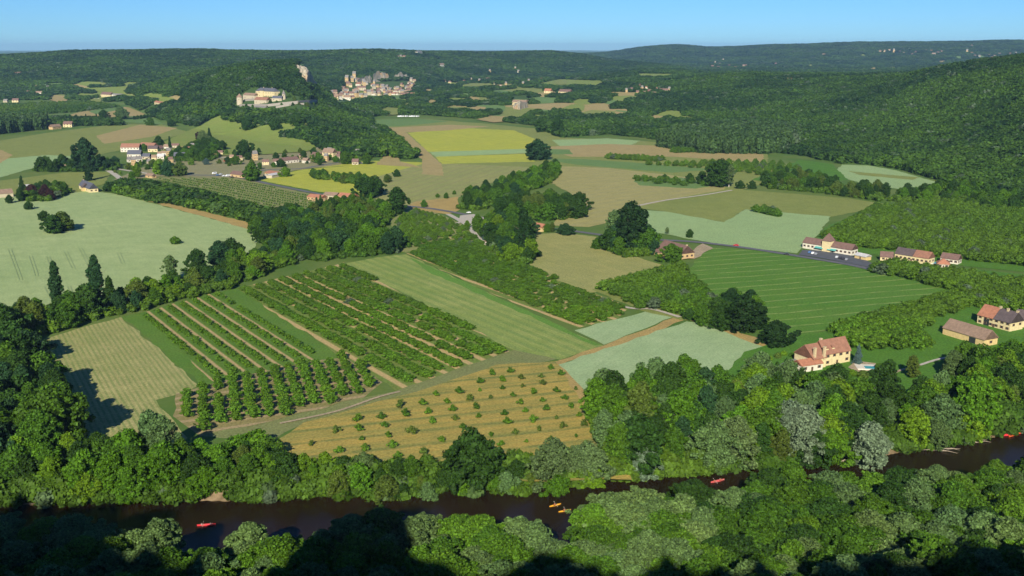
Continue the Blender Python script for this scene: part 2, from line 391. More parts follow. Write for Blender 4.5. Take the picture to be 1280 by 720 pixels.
m_lawn = FM('lawn', (.055, .16, .018), (.09, .19, .025), 0, streak=.2, mott=20)
m_meadow = FM('hill_meadow', (.15, .23, .04), (.22, .25, .06), 0, streak=.3, mott=50)
m_bright = FM('bright_green_crop', (.11, .20, .05), (.14, .22, .07), 0, streak=.4, mott=60)
m_paleblue = FM('pale_blue_crop', (.24, .35, .15), (.28, .38, .16), 0, streak=.4, mott=60)
m_bed = FM('bare_earth', (.40, .31, .20), (.33, .27, .17), 0, streak=.3, mott=15)
m_dkcrop = FM('dark_crop', (.035, .11, .02), (.06, .14, .025), dirang((0, 140), (150, 130)), 20, st=.4, rowcol=(.09, .12, .04), streak=.5)

# broad base patches first, then what lies on them
field('field', [(0, 452), (46, 427), (100, 410), (152, 396), (250, 482), (222, 493), (195, 500), (235, 548), (200, 566), (120, 560), (60, 520)], m_hay)
field('field', [(152, 396), (176, 391), (278, 478), (256, 484)], m_strip)
field('field', [(173, 392), (274, 364), (402, 446), (272, 480)], m_youngorch)
field('field', [(274, 365), (300, 360), (430, 447), (400, 452)], m_strip)
field('field', [(297, 361), (430, 328), (520, 375), (644, 437), (600, 452), (495, 489), (430, 447)], m_bigorch)
field('field', [(220, 492), (290, 472), (402, 450), (432, 447), (478, 478), (455, 497), (345, 525), (250, 545), (216, 520)], m_triple)
field('field', [(455, 497), (495, 489), (600, 452), (644, 437), (700, 448), (640, 462), (520, 496), (380, 530), (338, 552), (250, 545), (345, 525)], FM('green_margin', (.15, .19, .065), (.20, .21, .08), 0, streak=.3, mott=20))
field('field', [(336, 556), (380, 528), (440, 512), (520, 490), (620, 456), (700, 451), (735, 500), (760, 545), (790, 600), (600, 601), (480, 598), (350, 584)], m_gold)
field('field', [(694, 452), (706, 452), (738, 495), (775, 560), (760, 562), (725, 500)], m_ochre)
field('field', [(425, 330), (470, 322), (508, 318), (600, 362), (745, 430), (754, 432), (700, 450), (644, 438), (520, 375)], m_lane)
field('field', [(512, 322), (540, 334), (648, 384), (752, 431), (744, 432), (640, 386), (535, 340)], FM('fresh_grass_strip', (.10, .24, .03), (.12, .22, .04), 0, mott=15))
field('field', [(508, 317), (545, 300), (590, 288), (625, 320), (760, 372), (786, 386), (765, 402), (722, 410), (640, 378)], m_bigorch)
field('field', [(488, 275), (520, 258), (560, 272), (592, 287), (545, 302), (508, 316), (490, 312)], m_orchpale)
field('field', [(650, 298), (668, 293), (704, 291), (745, 296), (765, 312), (828, 331), (800, 345), (755, 364), (735, 366), (662, 335)], m_tan)
field('field', [(718, 413), (815, 387), (843, 396), (755, 431)], m_pale)
field('field', [(755, 432), (843, 397), (856, 400), (775, 434), (700, 455), (697, 451)], m_ochre)
field('field', [(698, 456), (858, 402), (885, 405), (956, 431), (925, 470), (850, 510), (736, 494)], m_pale)
field('field', [(856, 399), (885, 401), (960, 428), (956, 434), (884, 407)], m_ochre)
field('field', [(858, 340), (885, 309), (960, 314), (1095, 337), (1200, 366), (1180, 380), (1080, 402), (985, 424), (930, 408), (895, 378)], m_greenstripe)
field('field', [(930, 440), (985, 424), (1050, 410), (1200, 430), (1240, 450), (1190, 480), (1100, 505), (1010, 500), (900, 480)], m_lawn)
field('field', [(740, 362), (850, 333), (888, 372), (930, 405), (850, 400), (800, 388)], m_olive)
field('field', [(-60, 255), (0, 247), (60, 240), (95, 237), (148, 243), (330, 291), (318, 310), (290, 330), (160, 370), (60, 395), (-60, 400)], m_palebig)
field('field', [(146, 241), (175, 246), (332, 283), (330, 292), (240, 267)], m_ochre)
field('field', [(185, 222), (290, 221), (395, 244), (400, 262), (335, 272), (250, 250)], m_vine)
field('field', [(322, 225), (378, 212), (440, 207), (470, 216), (460, 232), (448, 246), (400, 240)], m_yellow)
field('field', [(372, 211), (420, 203), (470, 201), (528, 203), (528, 218), (470, 222), (440, 207)], m_yellow)
field('field', [(466, 222), (528, 205), (640, 202), (668, 209), (600, 234), (572, 248), (524, 263), (480, 258), (465, 245)], m_tan2)
field('field', [(500, 262), (520, 252), (572, 246), (575, 262), (560, 268), (520, 262)], m_ochre)
field('field', [(448, 151), (520, 148), (600, 154), (672, 161), (700, 172), (800, 176), (960, 190), (960, 204), (1000, 205), (940, 235), (800, 262), (668, 209), (545, 204), (500, 170)], m_olive)
field('field', [(510, 166), (580, 160), (642, 163), (672, 175), (662, 188), (535, 190)], m_yellow)
field('field', [(536, 190), (662, 186), (670, 191), (545, 196)], m_paleblue)
field('field', [(545, 196), (670, 192), (668, 202), (552, 205)], m_yellow)
field('field', [(480, 162), (508, 166), (552, 205), (555, 220), (528, 218), (528, 200)], m_brown)
field('field', [(480, 160), (560, 156), (612, 158), (560, 163), (500, 166)], m_brown)
field('field', [(455, 150), (520, 148), (560, 152), (500, 158), (470, 158)], m_bright)
field('field', [(690, 175), (760, 173), (800, 176), (790, 181), (700, 183)], m_paleblue)
field('field', [(672, 184), (760, 180), (840, 183), (955, 192), (955, 203), (840, 196), (714, 196)], m_brown)
field('field', [(675, 186), (712, 187), (716, 193), (680, 193)], m_bright)
field('field', [(672, 198), (730, 199), (800, 204), (895, 212), (840, 216), (720, 206)], m_bright)
field('field', [(664, 214), (700, 208), (760, 210), (830, 218), (905, 228), (906, 238), (800, 258), (770, 276), (736, 284), (690, 282), (718, 245)], m_pinkish)
field('field', [(792, 226), (850, 222), (905, 230), (870, 236), (800, 232)], m_bright)
field('field', [(796, 262), (840, 265), (905, 277), (932, 262), (1040, 270), (1020, 296), (996, 317), (900, 306), (868, 300), (800, 287)], m_paleblue)
field('field', [(798, 260), (850, 247), (912, 236), (1060, 248), (1112, 256), (1040, 271), (932, 262), (905, 278), (840, 266)], m_olive)
field('field', [(1052, 206), (1085, 207), (1120, 213), (1192, 234), (1160, 242), (1080, 230), (1040, 218)], m_paleblue)
field('field', [(1060, 214), (1150, 222), (1140, 225), (1075, 219)], m_olive)
field('field', [(1000, 200), (1040, 205), (1060, 225), (1000, 232), (940, 225)], m_lawn)
field('field', [(1020, 300), (1030, 285), (1090, 258), (1200, 250), (1330, 270), (1330, 345), (1200, 332), (1090, 318), (1040, 312)], m_lawn)
field('field', [(1030, 415), (1200, 366), (1090, 337), (1120, 328), (1330, 348), (1330, 440), (1150, 445)], m_lawn)
# left, beyond the village
field('field', [(-80, 232), (0, 222), (60, 205), (120, 190), (100, 175), (0, 178), (-80, 182)], m_paleblue)
field('field', [(-80, 190), (0, 176), (60, 166), (140, 156), (200, 155), (235, 165), (190, 180), (110, 196), (60, 194), (0, 199), (-80, 205)], m_olive)
field('field', [(120, 170), (175, 156), (222, 160), (190, 171), (130, 180)], m_brown)
field('field', [(-40, 205), (0, 187), (16, 194), (0, 204)], m_brown)
field('field', [(-80, 252), (-80, 236), (0, 226), (80, 216), (140, 215), (130, 230), (100, 240), (0, 247)], m_olive)
field('field', [(70, 148), (100, 140), (160, 132), (226, 130), (222, 137), (170, 145), (90, 152)], m_brown)
field('field', [(-40, 152), (0, 146), (60, 140), (150, 133), (100, 126), (0, 132), (-40, 132)], m_dkcrop)
field('field', [(110, 139), (160, 131), (150, 137), (120, 143)], m_bright)
field('field', [(150, 152), (230, 138), (238, 150), (200, 156)], m_bright)
field('field', [(140, 226), (200, 200), (300, 190), (400, 184), (410, 196), (440, 204), (370, 213), (320, 222), (200, 221)], FM('village_ground', (.20, .21, .09), (.27, .24, .13), 0, mott=25))
field('field', [(480, 195), (494, 190), (500, 202), (530, 210), (470, 206)], m_brown)
# clearings on the hills
HF = [([(196, 192), (205, 178), (240, 162), (272, 143), (300, 150), (330, 157), (386, 154), (388, 164), (352, 172), (402, 178), (385, 190), (330, 194), (230, 196)], m_meadow),
      ([(617, 133), (700, 129), (768, 130), (766, 137), (700, 141), (620, 139)], m_brown),
      ([(720, 139), (800, 136), (780, 146), (725, 148)], m_brown),
      ([(660, 107), (700, 99), (752, 101), (762, 106), (700, 111)], m_meadow),
      ([(790, 92), (850, 93), (838, 98), (800, 99)], m_meadow),
      ([(572, 107), (618, 104), (615, 111), (575, 112)], m_meadow),
      ([(112, 121), (125, 110), (168, 107), (158, 118), (130, 124)], m_meadow),
      ([(520, 119), (548, 119), (548, 122), (520, 122)], m_brown),
      ([(640, 113), (668, 112), (662, 117), (640, 117)], m_meadow),
      ([(610, 145), (660, 143), (655, 152), (612, 152)], m_bright)]
rc_ = random.Random(31)
def patches(n, x0, x1, y0, y1, w0, w1):
    for i in range(n):
        px = rc_.uniform(x0, x1); py = rc_.uniform(y0, y1); w_ = rc_.uniform(w0, w1) / 2; hh = rc_.uniform(3.0, 5.5) * (1 + max(0, py - 100) / 60)
        HF.append(([(px - w_, py + rc_.uniform(-.4, .4)), (px - w_ * .2, py - hh * .6), (px + w_, py - hh * .4), (px + w_ * .9, py + hh * .4), (px, py + hh * .6)], rc_.choice([m_meadow, m_meadow, m_bright, m_brown, m_olive])))
patches(30, 560, 860, 100, 150, 14, 44); patches(16, 560, 800, 104, 150, 26, 60); patches(20, 5, 270, 96, 128, 14, 38); patches(13, 400, 600, 112, 140, 16, 44); patches(10, 560, 700, 97, 110, 8, 24); patches(10, 880, 1270, 68, 88, 8, 24)
for poly, mt in HF: field('clearing', poly, mt, hill=True)

# ------------------------------------------------------------------ roads and tracks
m_road = flat('asphalt', (.12, .12, .125), .85, .15, .3)
m_gravel = flat('pale_gravel', (.42, .38, .31), .9, .15, .5)
m_park = flat('car_park_asphalt', (.09, .095, .105), .85, .15, .3)
def ribbon(name, pts, wid, mat, z=.42, hill=False):
    w_ = [Vector(G(*a)[:2]) if hill else Vector(P(*a)) for a in pts]
    d = []                                              # densify with a smooth curve
    for i in range(len(w_) - 1):
        p0 = w_[max(i - 1, 0)]; p1 = w_[i]; p2 = w_[i + 1]; p3 = w_[min(i + 2, len(w_) - 1)]
        for k in range(8):
            s = k / 8; d.append(.5 * ((2 * p1) + (p2 - p0) * s + (2 * p0 - 5 * p1 + 4 * p2 - p3) * s * s + (3 * p1 - p0 - 3 * p2 + p3) * s ** 3))
    d.append(w_[-1]); V = []
    for i, q_ in enumerate(d):
        tg = (d[min(i + 1, len(d) - 1)] - d[max(i - 1, 0)]).normalized(); n_ = Vector((-tg.y, tg.x))
        for s in (-1, 1):
            v = q_ + n_ * s * wid / 2; V.append((v.x, v.y, (h1(v.x, v.y) + 1.3) if hill else z))
    o = mesh_obj(name, V, [(2 * i, 2 * i + 1, 2 * i + 3, 2 * i + 2) for i in range(len(d) - 1)], mat)
    return tag(o, kind='structure')
ROAD1 = [(200, 219), (232, 219), (290, 221), (345, 232), (400, 243), (440, 250), (500, 257), (545, 262), (600, 272), (650, 282), (700, 287), (760, 295), (820, 300), (870, 303), (930, 310), (1000, 321), (1060, 331), (1092, 338)]
ribbon('road', ROAD1, 6.2, m_road)
ribbon('road', [(560, 268), (575, 276), (588, 285), (594, 294), (603, 303), (612, 315), (622, 322)], 5, m_gravel, .41)
ribbon('road', [(582, 275), (560, 282), (530, 279)], 3.5, m_gravel, .40)
ribbon('path', [(795, 258), (830, 251), (880, 244), (915, 238)], 3.6, m_gravel, .39)
ribbon('path', [(622, 322), (640, 340), (700, 360), (780, 384), (815, 387), (850, 397)], 3.0, m_gravel, .38)
ribbon('path', [(350, 530), (420, 515), (470, 498), (500, 490)], 1.6, m_bed, .38)
ribbon('path', [(130, 211), (140, 216), (152, 225), (158, 232)], 7, m_gravel, .38)
ribbon('road', [(196, 219), (150, 212), (130, 210), (112, 214)], 6, m_gravel, .385)
ribbon('road', [(300, 222), (330, 213), (375, 211), (400, 207), (436, 202), (455, 205)], 6, m_road, .385)
ribbon('path', [(245, 201), (290, 196), (350, 189), (400, 185)], 5, m_gravel, .375)
ribbon('path', [(318, 209), (352, 203), (378, 201)], 3.5, m_gravel, .375)
ribbon('path', [(1150, 457), (1172, 450), (1205, 443)], 1.8, m_gravel, .375)
ribbon('path', [(1110, 470), (1130, 462), (1150, 457)], 1.5, m_bed, .375)
field('car_park', [(1003, 313), (1050, 315), (1072, 322), (1090, 330), (1092, 336), (1058, 329), (998, 319)], m_park, lift=.43)
field('courtyard', [(575, 270), (592, 268), (606, 273), (590, 282), (572, 276)], m_gravel, lift=.435)
field('courtyard', [(822, 322), (868, 324), (892, 311), (878, 305), (868, 312), (850, 325)], m_bed, lift=.435)
field('courtyard', [(1060, 460), (1070, 452), (1095, 455), (1092, 464), (1070, 466)], m_bed, lift=.435)
for pxx in [a for a in range(0, 340, 45)]: pass
# faint tractor tracks in the pale field
m_tram = flat('flattened_crop', (.25, .33, .14), .9)
for (a, b2) in [((10, 312), (24, 350)), ((36, 320), (44, 345)), ((58, 321), (66, 343)), ((80, 315), (90, 336)), ((98, 310), (110, 333)), ((146, 316), (152, 330)), ((55, 358), (62, 372)), ((84, 358), (88, 370))]:
    for s in (0, 4): ribbon('path', [(a[0] + s, a[1]), ((a[0] + b2[0]) / 2 + s, (a[1] + b2[1]) / 2), (b2[0] + s, b2[1])], .55, m_tram, .37)
# ------------------------------------------------------------------ tree shapes (a crown is many leaf sprays set on uneven lobes)
def unit(n):
    v = rng.normal(size=(n, 3)); return v / np.linalg.norm(v, axis=1, keepdims=True)
def crown_data(lobes, n, leaf, jit=.55, flatz=1.0, core=True):
    C = np.array([l[0] for l in lobes]); Rr = np.array([l[1] for l in lobes])        # (k,3),(k,3)
    wgt = (Rr.prod(1)) ** (2 / 3.); wgt /= wgt.sum()
    k = rng.choice(len(C), size=int(n * 1.9), p=wgt); d = unit(len(k)); d[:, 2] = np.where(rng.random(len(k)) < .25, np.abs(d[:, 2]), d[:, 2])
    rr = .74 + .42 * rng.random(len(k)) ** .8
    p = C[k] + d * Rr[k] * rr[:, None]
    q = np.min(np.linalg.norm((p[:, None, :] - C[None]) / Rr[None], axis=2) + (np.arange(len(C))[None] == k[:, None]) * 9, axis=1)
    keep = q > .72; p = p[keep][:n]; d = d[keep][:n]; m = len(p)
    nrm = d / Rr[k[keep][:n]]; nrm /= np.linalg.norm(nrm, axis=1, keepdims=True); nrm[:, 2] += .15
    nrm = nrm + jit * rng.normal(size=(m, 3)); nrm /= np.linalg.norm(nrm, axis=1, keepdims=True)
    u = np.cross(nrm, unit(m)); u /= np.linalg.norm(u, axis=1, keepdims=True) + 1e-9; v = np.cross(nrm, u)
    s = (leaf * (.55 + .8 * rng.random(m)))[:, None]; a = (.55 + .4 * rng.random(m))[:, None]
    V = np.stack([p - u * s * .9, p - v * s * a, p + u * s * 1.1 + nrm * s * .15, p + v * s * a], 1).reshape(-1, 3)
    Q = np.arange(len(V)).reshape(-1, 4)
    if core:
        bm = bmesh.new(); bmesh.ops.create_icosphere(bm, subdivisions=1, radius=1)
        iv = np.array([v_.co[:] for v_ in bm.verts]); fc = np.array([[x.index for x in f.verts] for f in bm.faces]); bm.free()
        VV = [V]; off = len(V); QQ = [Q]
        for c, r in zip(C, Rr):
            VV.append(c + iv * r * .70 * (1 + .14 * rng.normal(size=(len(iv), 1)))); f4 = np.concatenate([fc, fc[:, :1]], 1) + off
            QQ.append(f4); off += len(iv)
        return np.concatenate(VV), QQ[0], np.concatenate([x[:, :3] for x in QQ[1:]])
    return V, Q, None
def shell_lobes(env, h0, h1_, width, k, lr, amp=1.4):
    """many small leafy boughs over the outside of the envelope and a few big ones filling its middle"""
    L = []; squash = 1 + rng.uniform(-.14, .14); ph = rng.random(3) * 6.28
    for i in range(k):
        t = (i + rng.random()) / k; t = t ** .85; r = env(t) * width / 2; a = i * 2.39996 + rng.normal() * .35
        bump = 1 + amp * (.16 * math.sin(2 * a + ph[0]) + .14 * math.sin(3 * a + ph[1] + 4 * t) + .12 * math.sin(5 * a - 7 * t + ph[2]) + rng.normal() * .09)
        lrr = lr * (.55 + .85 * rng.random()); q = max(0, r * bump - lrr * .6)
        L.append((np.array([q * math.cos(a) * squash, q * math.sin(a) / squash, h0 + (h1_ - h0 - lrr * .8) * t + rng.normal() * lr * .3]), np.array([lrr, lrr, lrr * .8])))
    n = max(2, int((h1_ - h0) / (width * .3)))
    for j in range(n):
        t = (j + .5) / n; r = env(t) * width / 2 * .72
        L.append((np.array([0, 0, h0 + (h1_ - h0) * t]), np.array([r, r, (h1_ - h0) / n * .75])))
    return L
def crown_mesh(name, lobes, n, leaf, mats, jit=.55, core=True, extra=None):
    V, Q, T = crown_data(lobes, n, leaf, jit, core=core)
    faces_n = [4] * len(Q); idx = Q.ravel()
    if T is not None: faces_n += [3] * len(T); idx = np.concatenate([idx, T.ravel()])
    mi = np.zeros(len(faces_n), np.int32)
    if extra is not None:                                    # trunk in the same mesh (small trees)
        ev, ef = extra; off = len(V); V = np.concatenate([V, np.array(ev)])
        for f in ef: faces_n.append(len(f)); idx = np.concatenate([idx, np.array(f) + off])
        mi = np.concatenate([mi, np.ones(len(ef), np.int32)])
    m = bpy.data.meshes.new(name); fn = np.array(faces_n, np.int32)
    m.vertices.add(len(V)); m.vertices.foreach_set('co', V.astype(np.float32).ravel())
    m.loops.add(len(idx)); m.loops.foreach_set('vertex_index', idx.astype(np.int32))
    m.polygons.add(len(fn)); m.polygons.foreach_set('loop_start', np.concatenate([[0], np.cumsum(fn)[:-1]]).astype(np.int32))
    m.polygons.foreach_set('loop_total', fn); m.polygons.foreach_set('material_index', mi)
    for a in mats: m.materials.append(a)
    m.update(calc_edges=True)
    return m
def lobes_in(env, h0, h1_, width, k, lr):
    """k lobes spread inside an envelope env(t)->radius factor between heights h0..h1_"""
    L = []
    tries = 0
    while len(L) < k and tries < 4000:
        tries += 1
        t = rng.random(); r = env(t) * width / 2; a = rng.random() * 2 * math.pi
        lrr = lr * (.65 + .7 * rng.random()); lrr = min(lrr, max(r * .95, lr * .35))
        q = math.sqrt(rng.random()) * max(0, r - lrr * .75)
        c = np.array([q * math.cos(a), q * math.sin(a), h0 + lrr * .6 + (h1_ - h0 - lrr * 1.4) * t])
        if all(np.linalg.norm(c - l[0]) > lr * .55 for l in L) or tries > 1500:
            L.append((c, np.array([lrr, lrr, lrr * .88])))
    return L
def trunk_mesh(name, h, r, lean=.0, limbs=5, top=.75, mat=BARK, spread=.25, n=7):
    mb = MB(); pts = []; 
    for i in range(6):
        f = i / 5; pts.append((lean * h * f * f + (random.random() - .5) * .02 * h * f, (random.random() - .5) * .02 * h * f, h * top * f - .3 * (i == 0)))
    mb.tube(pts, [r * (1.25 if i == 0 else 1 - .72 * i / 5) for i in range(6)], n)
    for k in range(limbs):
        f = .38 + .55 * k / max(1, limbs); p = Vector(pts[0]).lerp(Vector(pts[-1]), f); a = k * 2.4 + random.random()
        L = h * spread * (1.1 - .5 * f)
        e = p + Vector((math.cos(a) * L, math.sin(a) * L, L * .8)); mdl = p.lerp(e, .5) + Vector((0, 0, -.05 * L))
        mb.tube([p, mdl, e], [r * .42, r * .26, r * .10], 5)
    return mb
ROUND = lambda t: math.sqrt(max(0, 1 - (2 * t - .85) ** 2 / 1.35))
OVAL = lambda t: math.sqrt(max(0.02, 1 - (2 * t - 1) ** 2)) ** .8
COLUMN = lambda t: min(1, .62 + 1.6 * t) * max(.02, 1 - t ** 3.2) ** .6
CONE = lambda t: max(.06, 1 - t) ** .9
DOME = lambda t: math.sqrt(max(0, 1 - t * t))
# kind: (envelope, height, width, crown base, lobes, lobe radius, leaf, jitter, trunk r, bark)
SPEC = {
 'broad':  (ROUND, 14, 12, .8, 110, 1.15, .46, .80, .38, BARK),
 'tall':   (OVAL, 19, 10, 1.2, 120, 1.1, .44, .85, .34, BARK),
 'willow': (ROUND, 13, 11, .4, 120, 1.0, .30, 1.0, .36, BARK),
 'birch':  (OVAL, 17, 8, 3.5, 48, .9, .42, .90, .30, BIRCH),
 'poplar': (COLUMN, 27, 5.6, 1.0, 130, .95, .48, .75, .30, BARK),
 'fir':    (CONE, 17, 8, .5, 90, .85, .42, .7, .28, BARK),
}
PROTO = {}
def protos(kind, nvar, nleaf, leafk=1.0):
    if kind == 'willow': nleaf = 11000
    if kind == 'birch': nleaf = 4200
    env, h, wd, hb, k, lr, lf, jit, tr, bark = SPEC[kind]; out = []
    for i in range(nvar):
        cm = crown_mesh('crown', shell_lobes(env, hb, h, wd, k, lr), nleaf, lf * leafk, [LEAF], jit)
        mb = trunk_mesh('trunk', h, tr, lean=random.uniform(-.05, .05), limbs=6, top=.8 if kind != 'poplar' else .9)
        tm = bpy.data.meshes.new('trunk'); tm.from_pydata(mb.v, [], mb.f); tm.materials.append(bark)
        out.append((cm, tm, h))
    return out
for kd in SPEC:
    PROTO[kd] = protos(kd, 5 if kd in ('broad', 'tall', 'willow') else 2, 7500)
PROTO['nearbroad'] = None
def near_protos():
    out = []
    for i in range(6):
        lb = shell_lobes(ROUND if i % 2 else OVAL, 2.0, 15 + 2 * (i % 2), 12.5 - 1.5 * (i % 2), 170, .85, 2.0)
        cm = crown_mesh('crown', lb, 17000, .33, [LEAF], .95)
        mb = trunk_mesh('trunk', 15, .30, lean=random.uniform(-.08, .08), limbs=9, top=.85, spread=.3)
        tm = bpy.data.meshes.new('trunk'); tm.from_pydata(mb.v, [], mb.f); tm.materials.append(BIRCH if i == 1 else BARK)
        out.append((cm, tm, 16))
    return out
PROTO['nearbroad'] = near_protos()

def small_tree(h, wd, hb, k, lr, n, leaf, env=ROUND, jit=.6, tr=.12):
    mb = MB(); mb.tube([(0, 0, -.2), (.05, 0, hb * .6), (0, .05, h * .6)], [tr * 1.2, tr, tr * .4], 5)
    return crown_mesh('tree', shell_lobes(env, hb, h, wd, k, lr), n, leaf, [LEAF, BARK], jit, extra=(mb.v, mb.f))
ORCH = [small_tree(6.2, 7.4, .5, 26, 1.15, 900, .50) for _ in range(5)]
BLOCK = [small_tree(6.4, 6.0, 1.2, 20, 1.0, 700, .44, OVAL) for _ in range(4)]
YOUNG = [small_tree(2.3, 3.4, .2, 5, .85, 150, .30) for _ in range(3)]
GOLD = [small_tree(3.8, 4.0, .7, 8, 1.0, 380, .28) for _ in range(3)]
SHRUB = [crown_mesh('bush', lobes_in(DOME, -.3, 4.0, 6.5, 12, 1.4), 900, .32, [LEAF], .6) for _ in range(3)]
VINE = [small_tree(1.8, 2.9, .2, 4, .7, 70, .34) for _ in range(2)]
MIDT = [crown_mesh('tree', shell_lobes(e, .2, 11, wd_, 40, 1.3), 1300, .70, [LEAF], .6) for e, wd_ in ((ROUND, 9), (OVAL, 8), (ROUND, 10))]

# colours (albedo) of leaves
C = dict(mid=(.056, .128, .010), deep=(.030, .074, .010), lime=(.105, .200, .010), olive=(.080, .125, .018), bright=(.072, .168, .009), blue=(.026, .070, .022),
         silver=(.155, .225, .130), sage=(.090, .158, .048), dark=(.018, .048, .011), copper=(.045, .018, .018), grey=(.10, .155, .050), walnut=(.082, .172, .012), spruce=(.070, .120, .110), red=(.10, .045, .03), pale=(.11, .18, .050))
NT = [0]
def tint(c, v=.18):
    f = 1 + random.uniform(-v, v); g = random.uniform(-.06, .06)
    return (c[0] * f * (1 + g), c[1] * f, c[2] * f * (1 - g), 1)
def tree(x, y, kind, hgt, c, label, cat, group=None, name=None, wk=1.0, z=None):
    pr = random.choice(PROTO[kind]); s = hgt / pr[2]
    nm = name or {'broad': 'broadleaf_tree', 'tall': 'tall_tree', 'willow': 'willow_tree', 'birch': 'birch_tree', 'poplar': 'poplar_tree', 'fir': 'fir_tree', 'cedar': 'cedar_tree', 'nearbroad': 'broadleaf_tree'}[kind]
    zz = h1(x, y) if z is None else z
    e = empty(nm, (x, y, zz - .2), random.random() * 6.28); e.scale = (s * wk, s * wk, s)
    tag(e, label, cat, group)
    for mesh, pn in ((pr[0], 'crown'), (pr[1], 'trunk')):
        o = bpy.data.objects.new(pn, mesh); col.objects.link(o); o.parent = e
        if pn == 'crown': o.color = tint(C[c])
    NT[0] += 1
    return e
def single(name, mesh, x, y, s, c, label, cat, group=None, wk=1.0, z=None):
    o = bpy.data.objects.new(name, mesh); col.objects.link(o)
    o.location = (x, y, (h1(x, y) if z is None else z)); o.rotation_euler = (0, 0, random.random() * 6.28); o.scale = (s * wk, s * wk, s)
    o.color = tint(C[c]); return tag(o, label, cat, group)
def inpoly(x, y, poly):
    c = False; n = len(poly)
    for i in range(n):
        x1, y1 = poly[i]; x2, y2 = poly[(i + 1) % n]
        if (y1 > y) != (y2 > y) and x < (x2 - x1) * (y - y1) / (y2 - y1) + x1: c = not c
    return c
def np_inpoly(X, Y, poly):
    c = np.zeros(X.shape, bool); n = len(poly)
    for i in range(n):
        x1, y1 = poly[i]; x2, y2 = poly[(i + 1) % n]
        if y1 == y2: continue
        k = ((y1 > Y) != (y2 > Y)) & (X < (x2 - x1) * (Y - y1) / (y2 - y1) + x1); c ^= k
    return c
def fill(poly, sp, seed=0):
    """jittered points inside a patch of valley floor given by its corners in the photo, far first"""
    W = [P(*a) for a in poly]; r = random.Random(seed)
    x0 = min(a[0] for a in W); x1 = max(a[0] for a in W); y0 = min(a[1] for a in W); y1 = max(a[1] for a in W)
    out = []; y = y0; k = 0
    while y < y1:
        x = x0 + (k % 2) * sp / 2
        while x < x1:
            a = x + r.uniform(-.33, .33) * sp; b2 = y + r.uniform(-.33, .33) * sp
            if inpoly(a, b2, W): out.append((a, b2))
            x += sp
        y += sp * .87; k += 1
    return out
def rows(poly, a, b, rs, ts, jit=.5, miss=.04, seed=1, off=.5):
    """points in straight rows parallel to the photo line a-b"""
    W = [P(*q_) for q_ in poly]; r = random.Random(seed)
    A = Vector(P(*a)); d = (Vector(P(*b)) - A).normalized(); n_ = Vector((-d.y, d.x))
    us = [(Vector(q_) - A).dot(d) for q_ in W]; vs = [(Vector(q_) - A).dot(n_) for q_ in W]; out = []
    v = math.floor(min(vs) / rs) * rs + off * rs
    while v < max(vs):
        u = min(us) + r.uniform(0, .3) * ts
        while u < max(us):
            q_ = A + d * (u + r.uniform(-jit, jit)) + n_ * (v + r.uniform(-jit, jit) * .7)
            if inpoly(q_.x, q_.y, W) and r.random() > miss: out.append((q_.x, q_.y))
            u += ts
        v += rs
    return out

# ------------------------------------------------------------------ masses too many to count: woods and far orchards, scattered with geometry nodes
def scatter(name, pts, scl, meshes, mat_col, label, rot=True, zs=None, cat=None):
    n = len(pts)
    m = bpy.data.meshes.new(name); m.vertices.add(n); m.vertices.foreach_set('co', np.asarray(pts, np.float32).ravel())
    scl = np.asarray(scl, np.float32)
    sv3 = np.stack([scl, scl, scl if zs is None else np.asarray(zs, np.float32)], 1)
    at = m.attributes.new('size', 'FLOAT_VECTOR', 'POINT'); at.data.foreach_set('vector', sv3.ravel())
    at = m.attributes.new('turn', 'FLOAT', 'POINT'); at.data.foreach_set('value', (rng.random(n) * 6.28).astype(np.float32))
    at = m.attributes.new('which', 'INT', 'POINT'); at.data.foreach_set('value', rng.integers(0, len(meshes), n).astype(np.int32))
    o = bpy.data.objects.new(name, m); col.objects.link(o)
    lib = bpy.data.collections.new(name + '_kinds')
    for i, me in enumerate(meshes):
        q_ = bpy.data.objects.new('kind', me); lib.objects.link(q_)
    g = bpy.data.node_groups.new(name, 'GeometryNodeTree')
    g.interface.new_socket('Geometry', in_out='INPUT', socket_type='NodeSocketGeometry'); g.interface.new_socket('Geometry', in_out='OUTPUT', socket_type='NodeSocketGeometry')
    gi = g.nodes.new('NodeGroupInput'); go = g.nodes.new('NodeGroupOutput'); ip = g.nodes.new('GeometryNodeInstanceOnPoints')
    ci = g.nodes.new('GeometryNodeCollectionInfo'); ci.inputs['Collection'].default_value = lib; ci.inputs['Separate Children'].default_value = True; ci.inputs['Reset Children'].default_value = True
    def na(nm, ty):
        a = g.nodes.new('GeometryNodeInputNamedAttribute'); a.data_type = ty; a.inputs['Name'].default_value = nm; return a.outputs['Attribute']
    mp_ = g.nodes.new('GeometryNodeMeshToPoints')
    g.links.new(gi.outputs[0], mp_.inputs['Mesh']); g.links.new(mp_.outputs[0], ip.inputs['Points'])
    g.links.new(ci.outputs[0], ip.inputs['Instance']); ip.inputs['Pick Instance'].default_value = True
    g.links.new(na('which', 'INT'), ip.inputs['Instance Index']); g.links.new(na('size', 'FLOAT_VECTOR'), ip.inputs['Scale'])
    cx = g.nodes.new('ShaderNodeCombineXYZ'); g.links.new(na('turn', 'FLOAT'), cx.inputs['Z'])
    er = g.nodes.new('FunctionNodeEulerToRotation'); g.links.new(cx.outputs[0], er.inputs[0]); g.links.new(er.outputs[0], ip.inputs['Rotation'])
    g.links.new(ip.outputs[0], go.inputs[0])
    md = o.modifiers.new('scatter', 'NODES'); md.node_group = g
    tag(o, label, cat, None, 'stuff'); return o
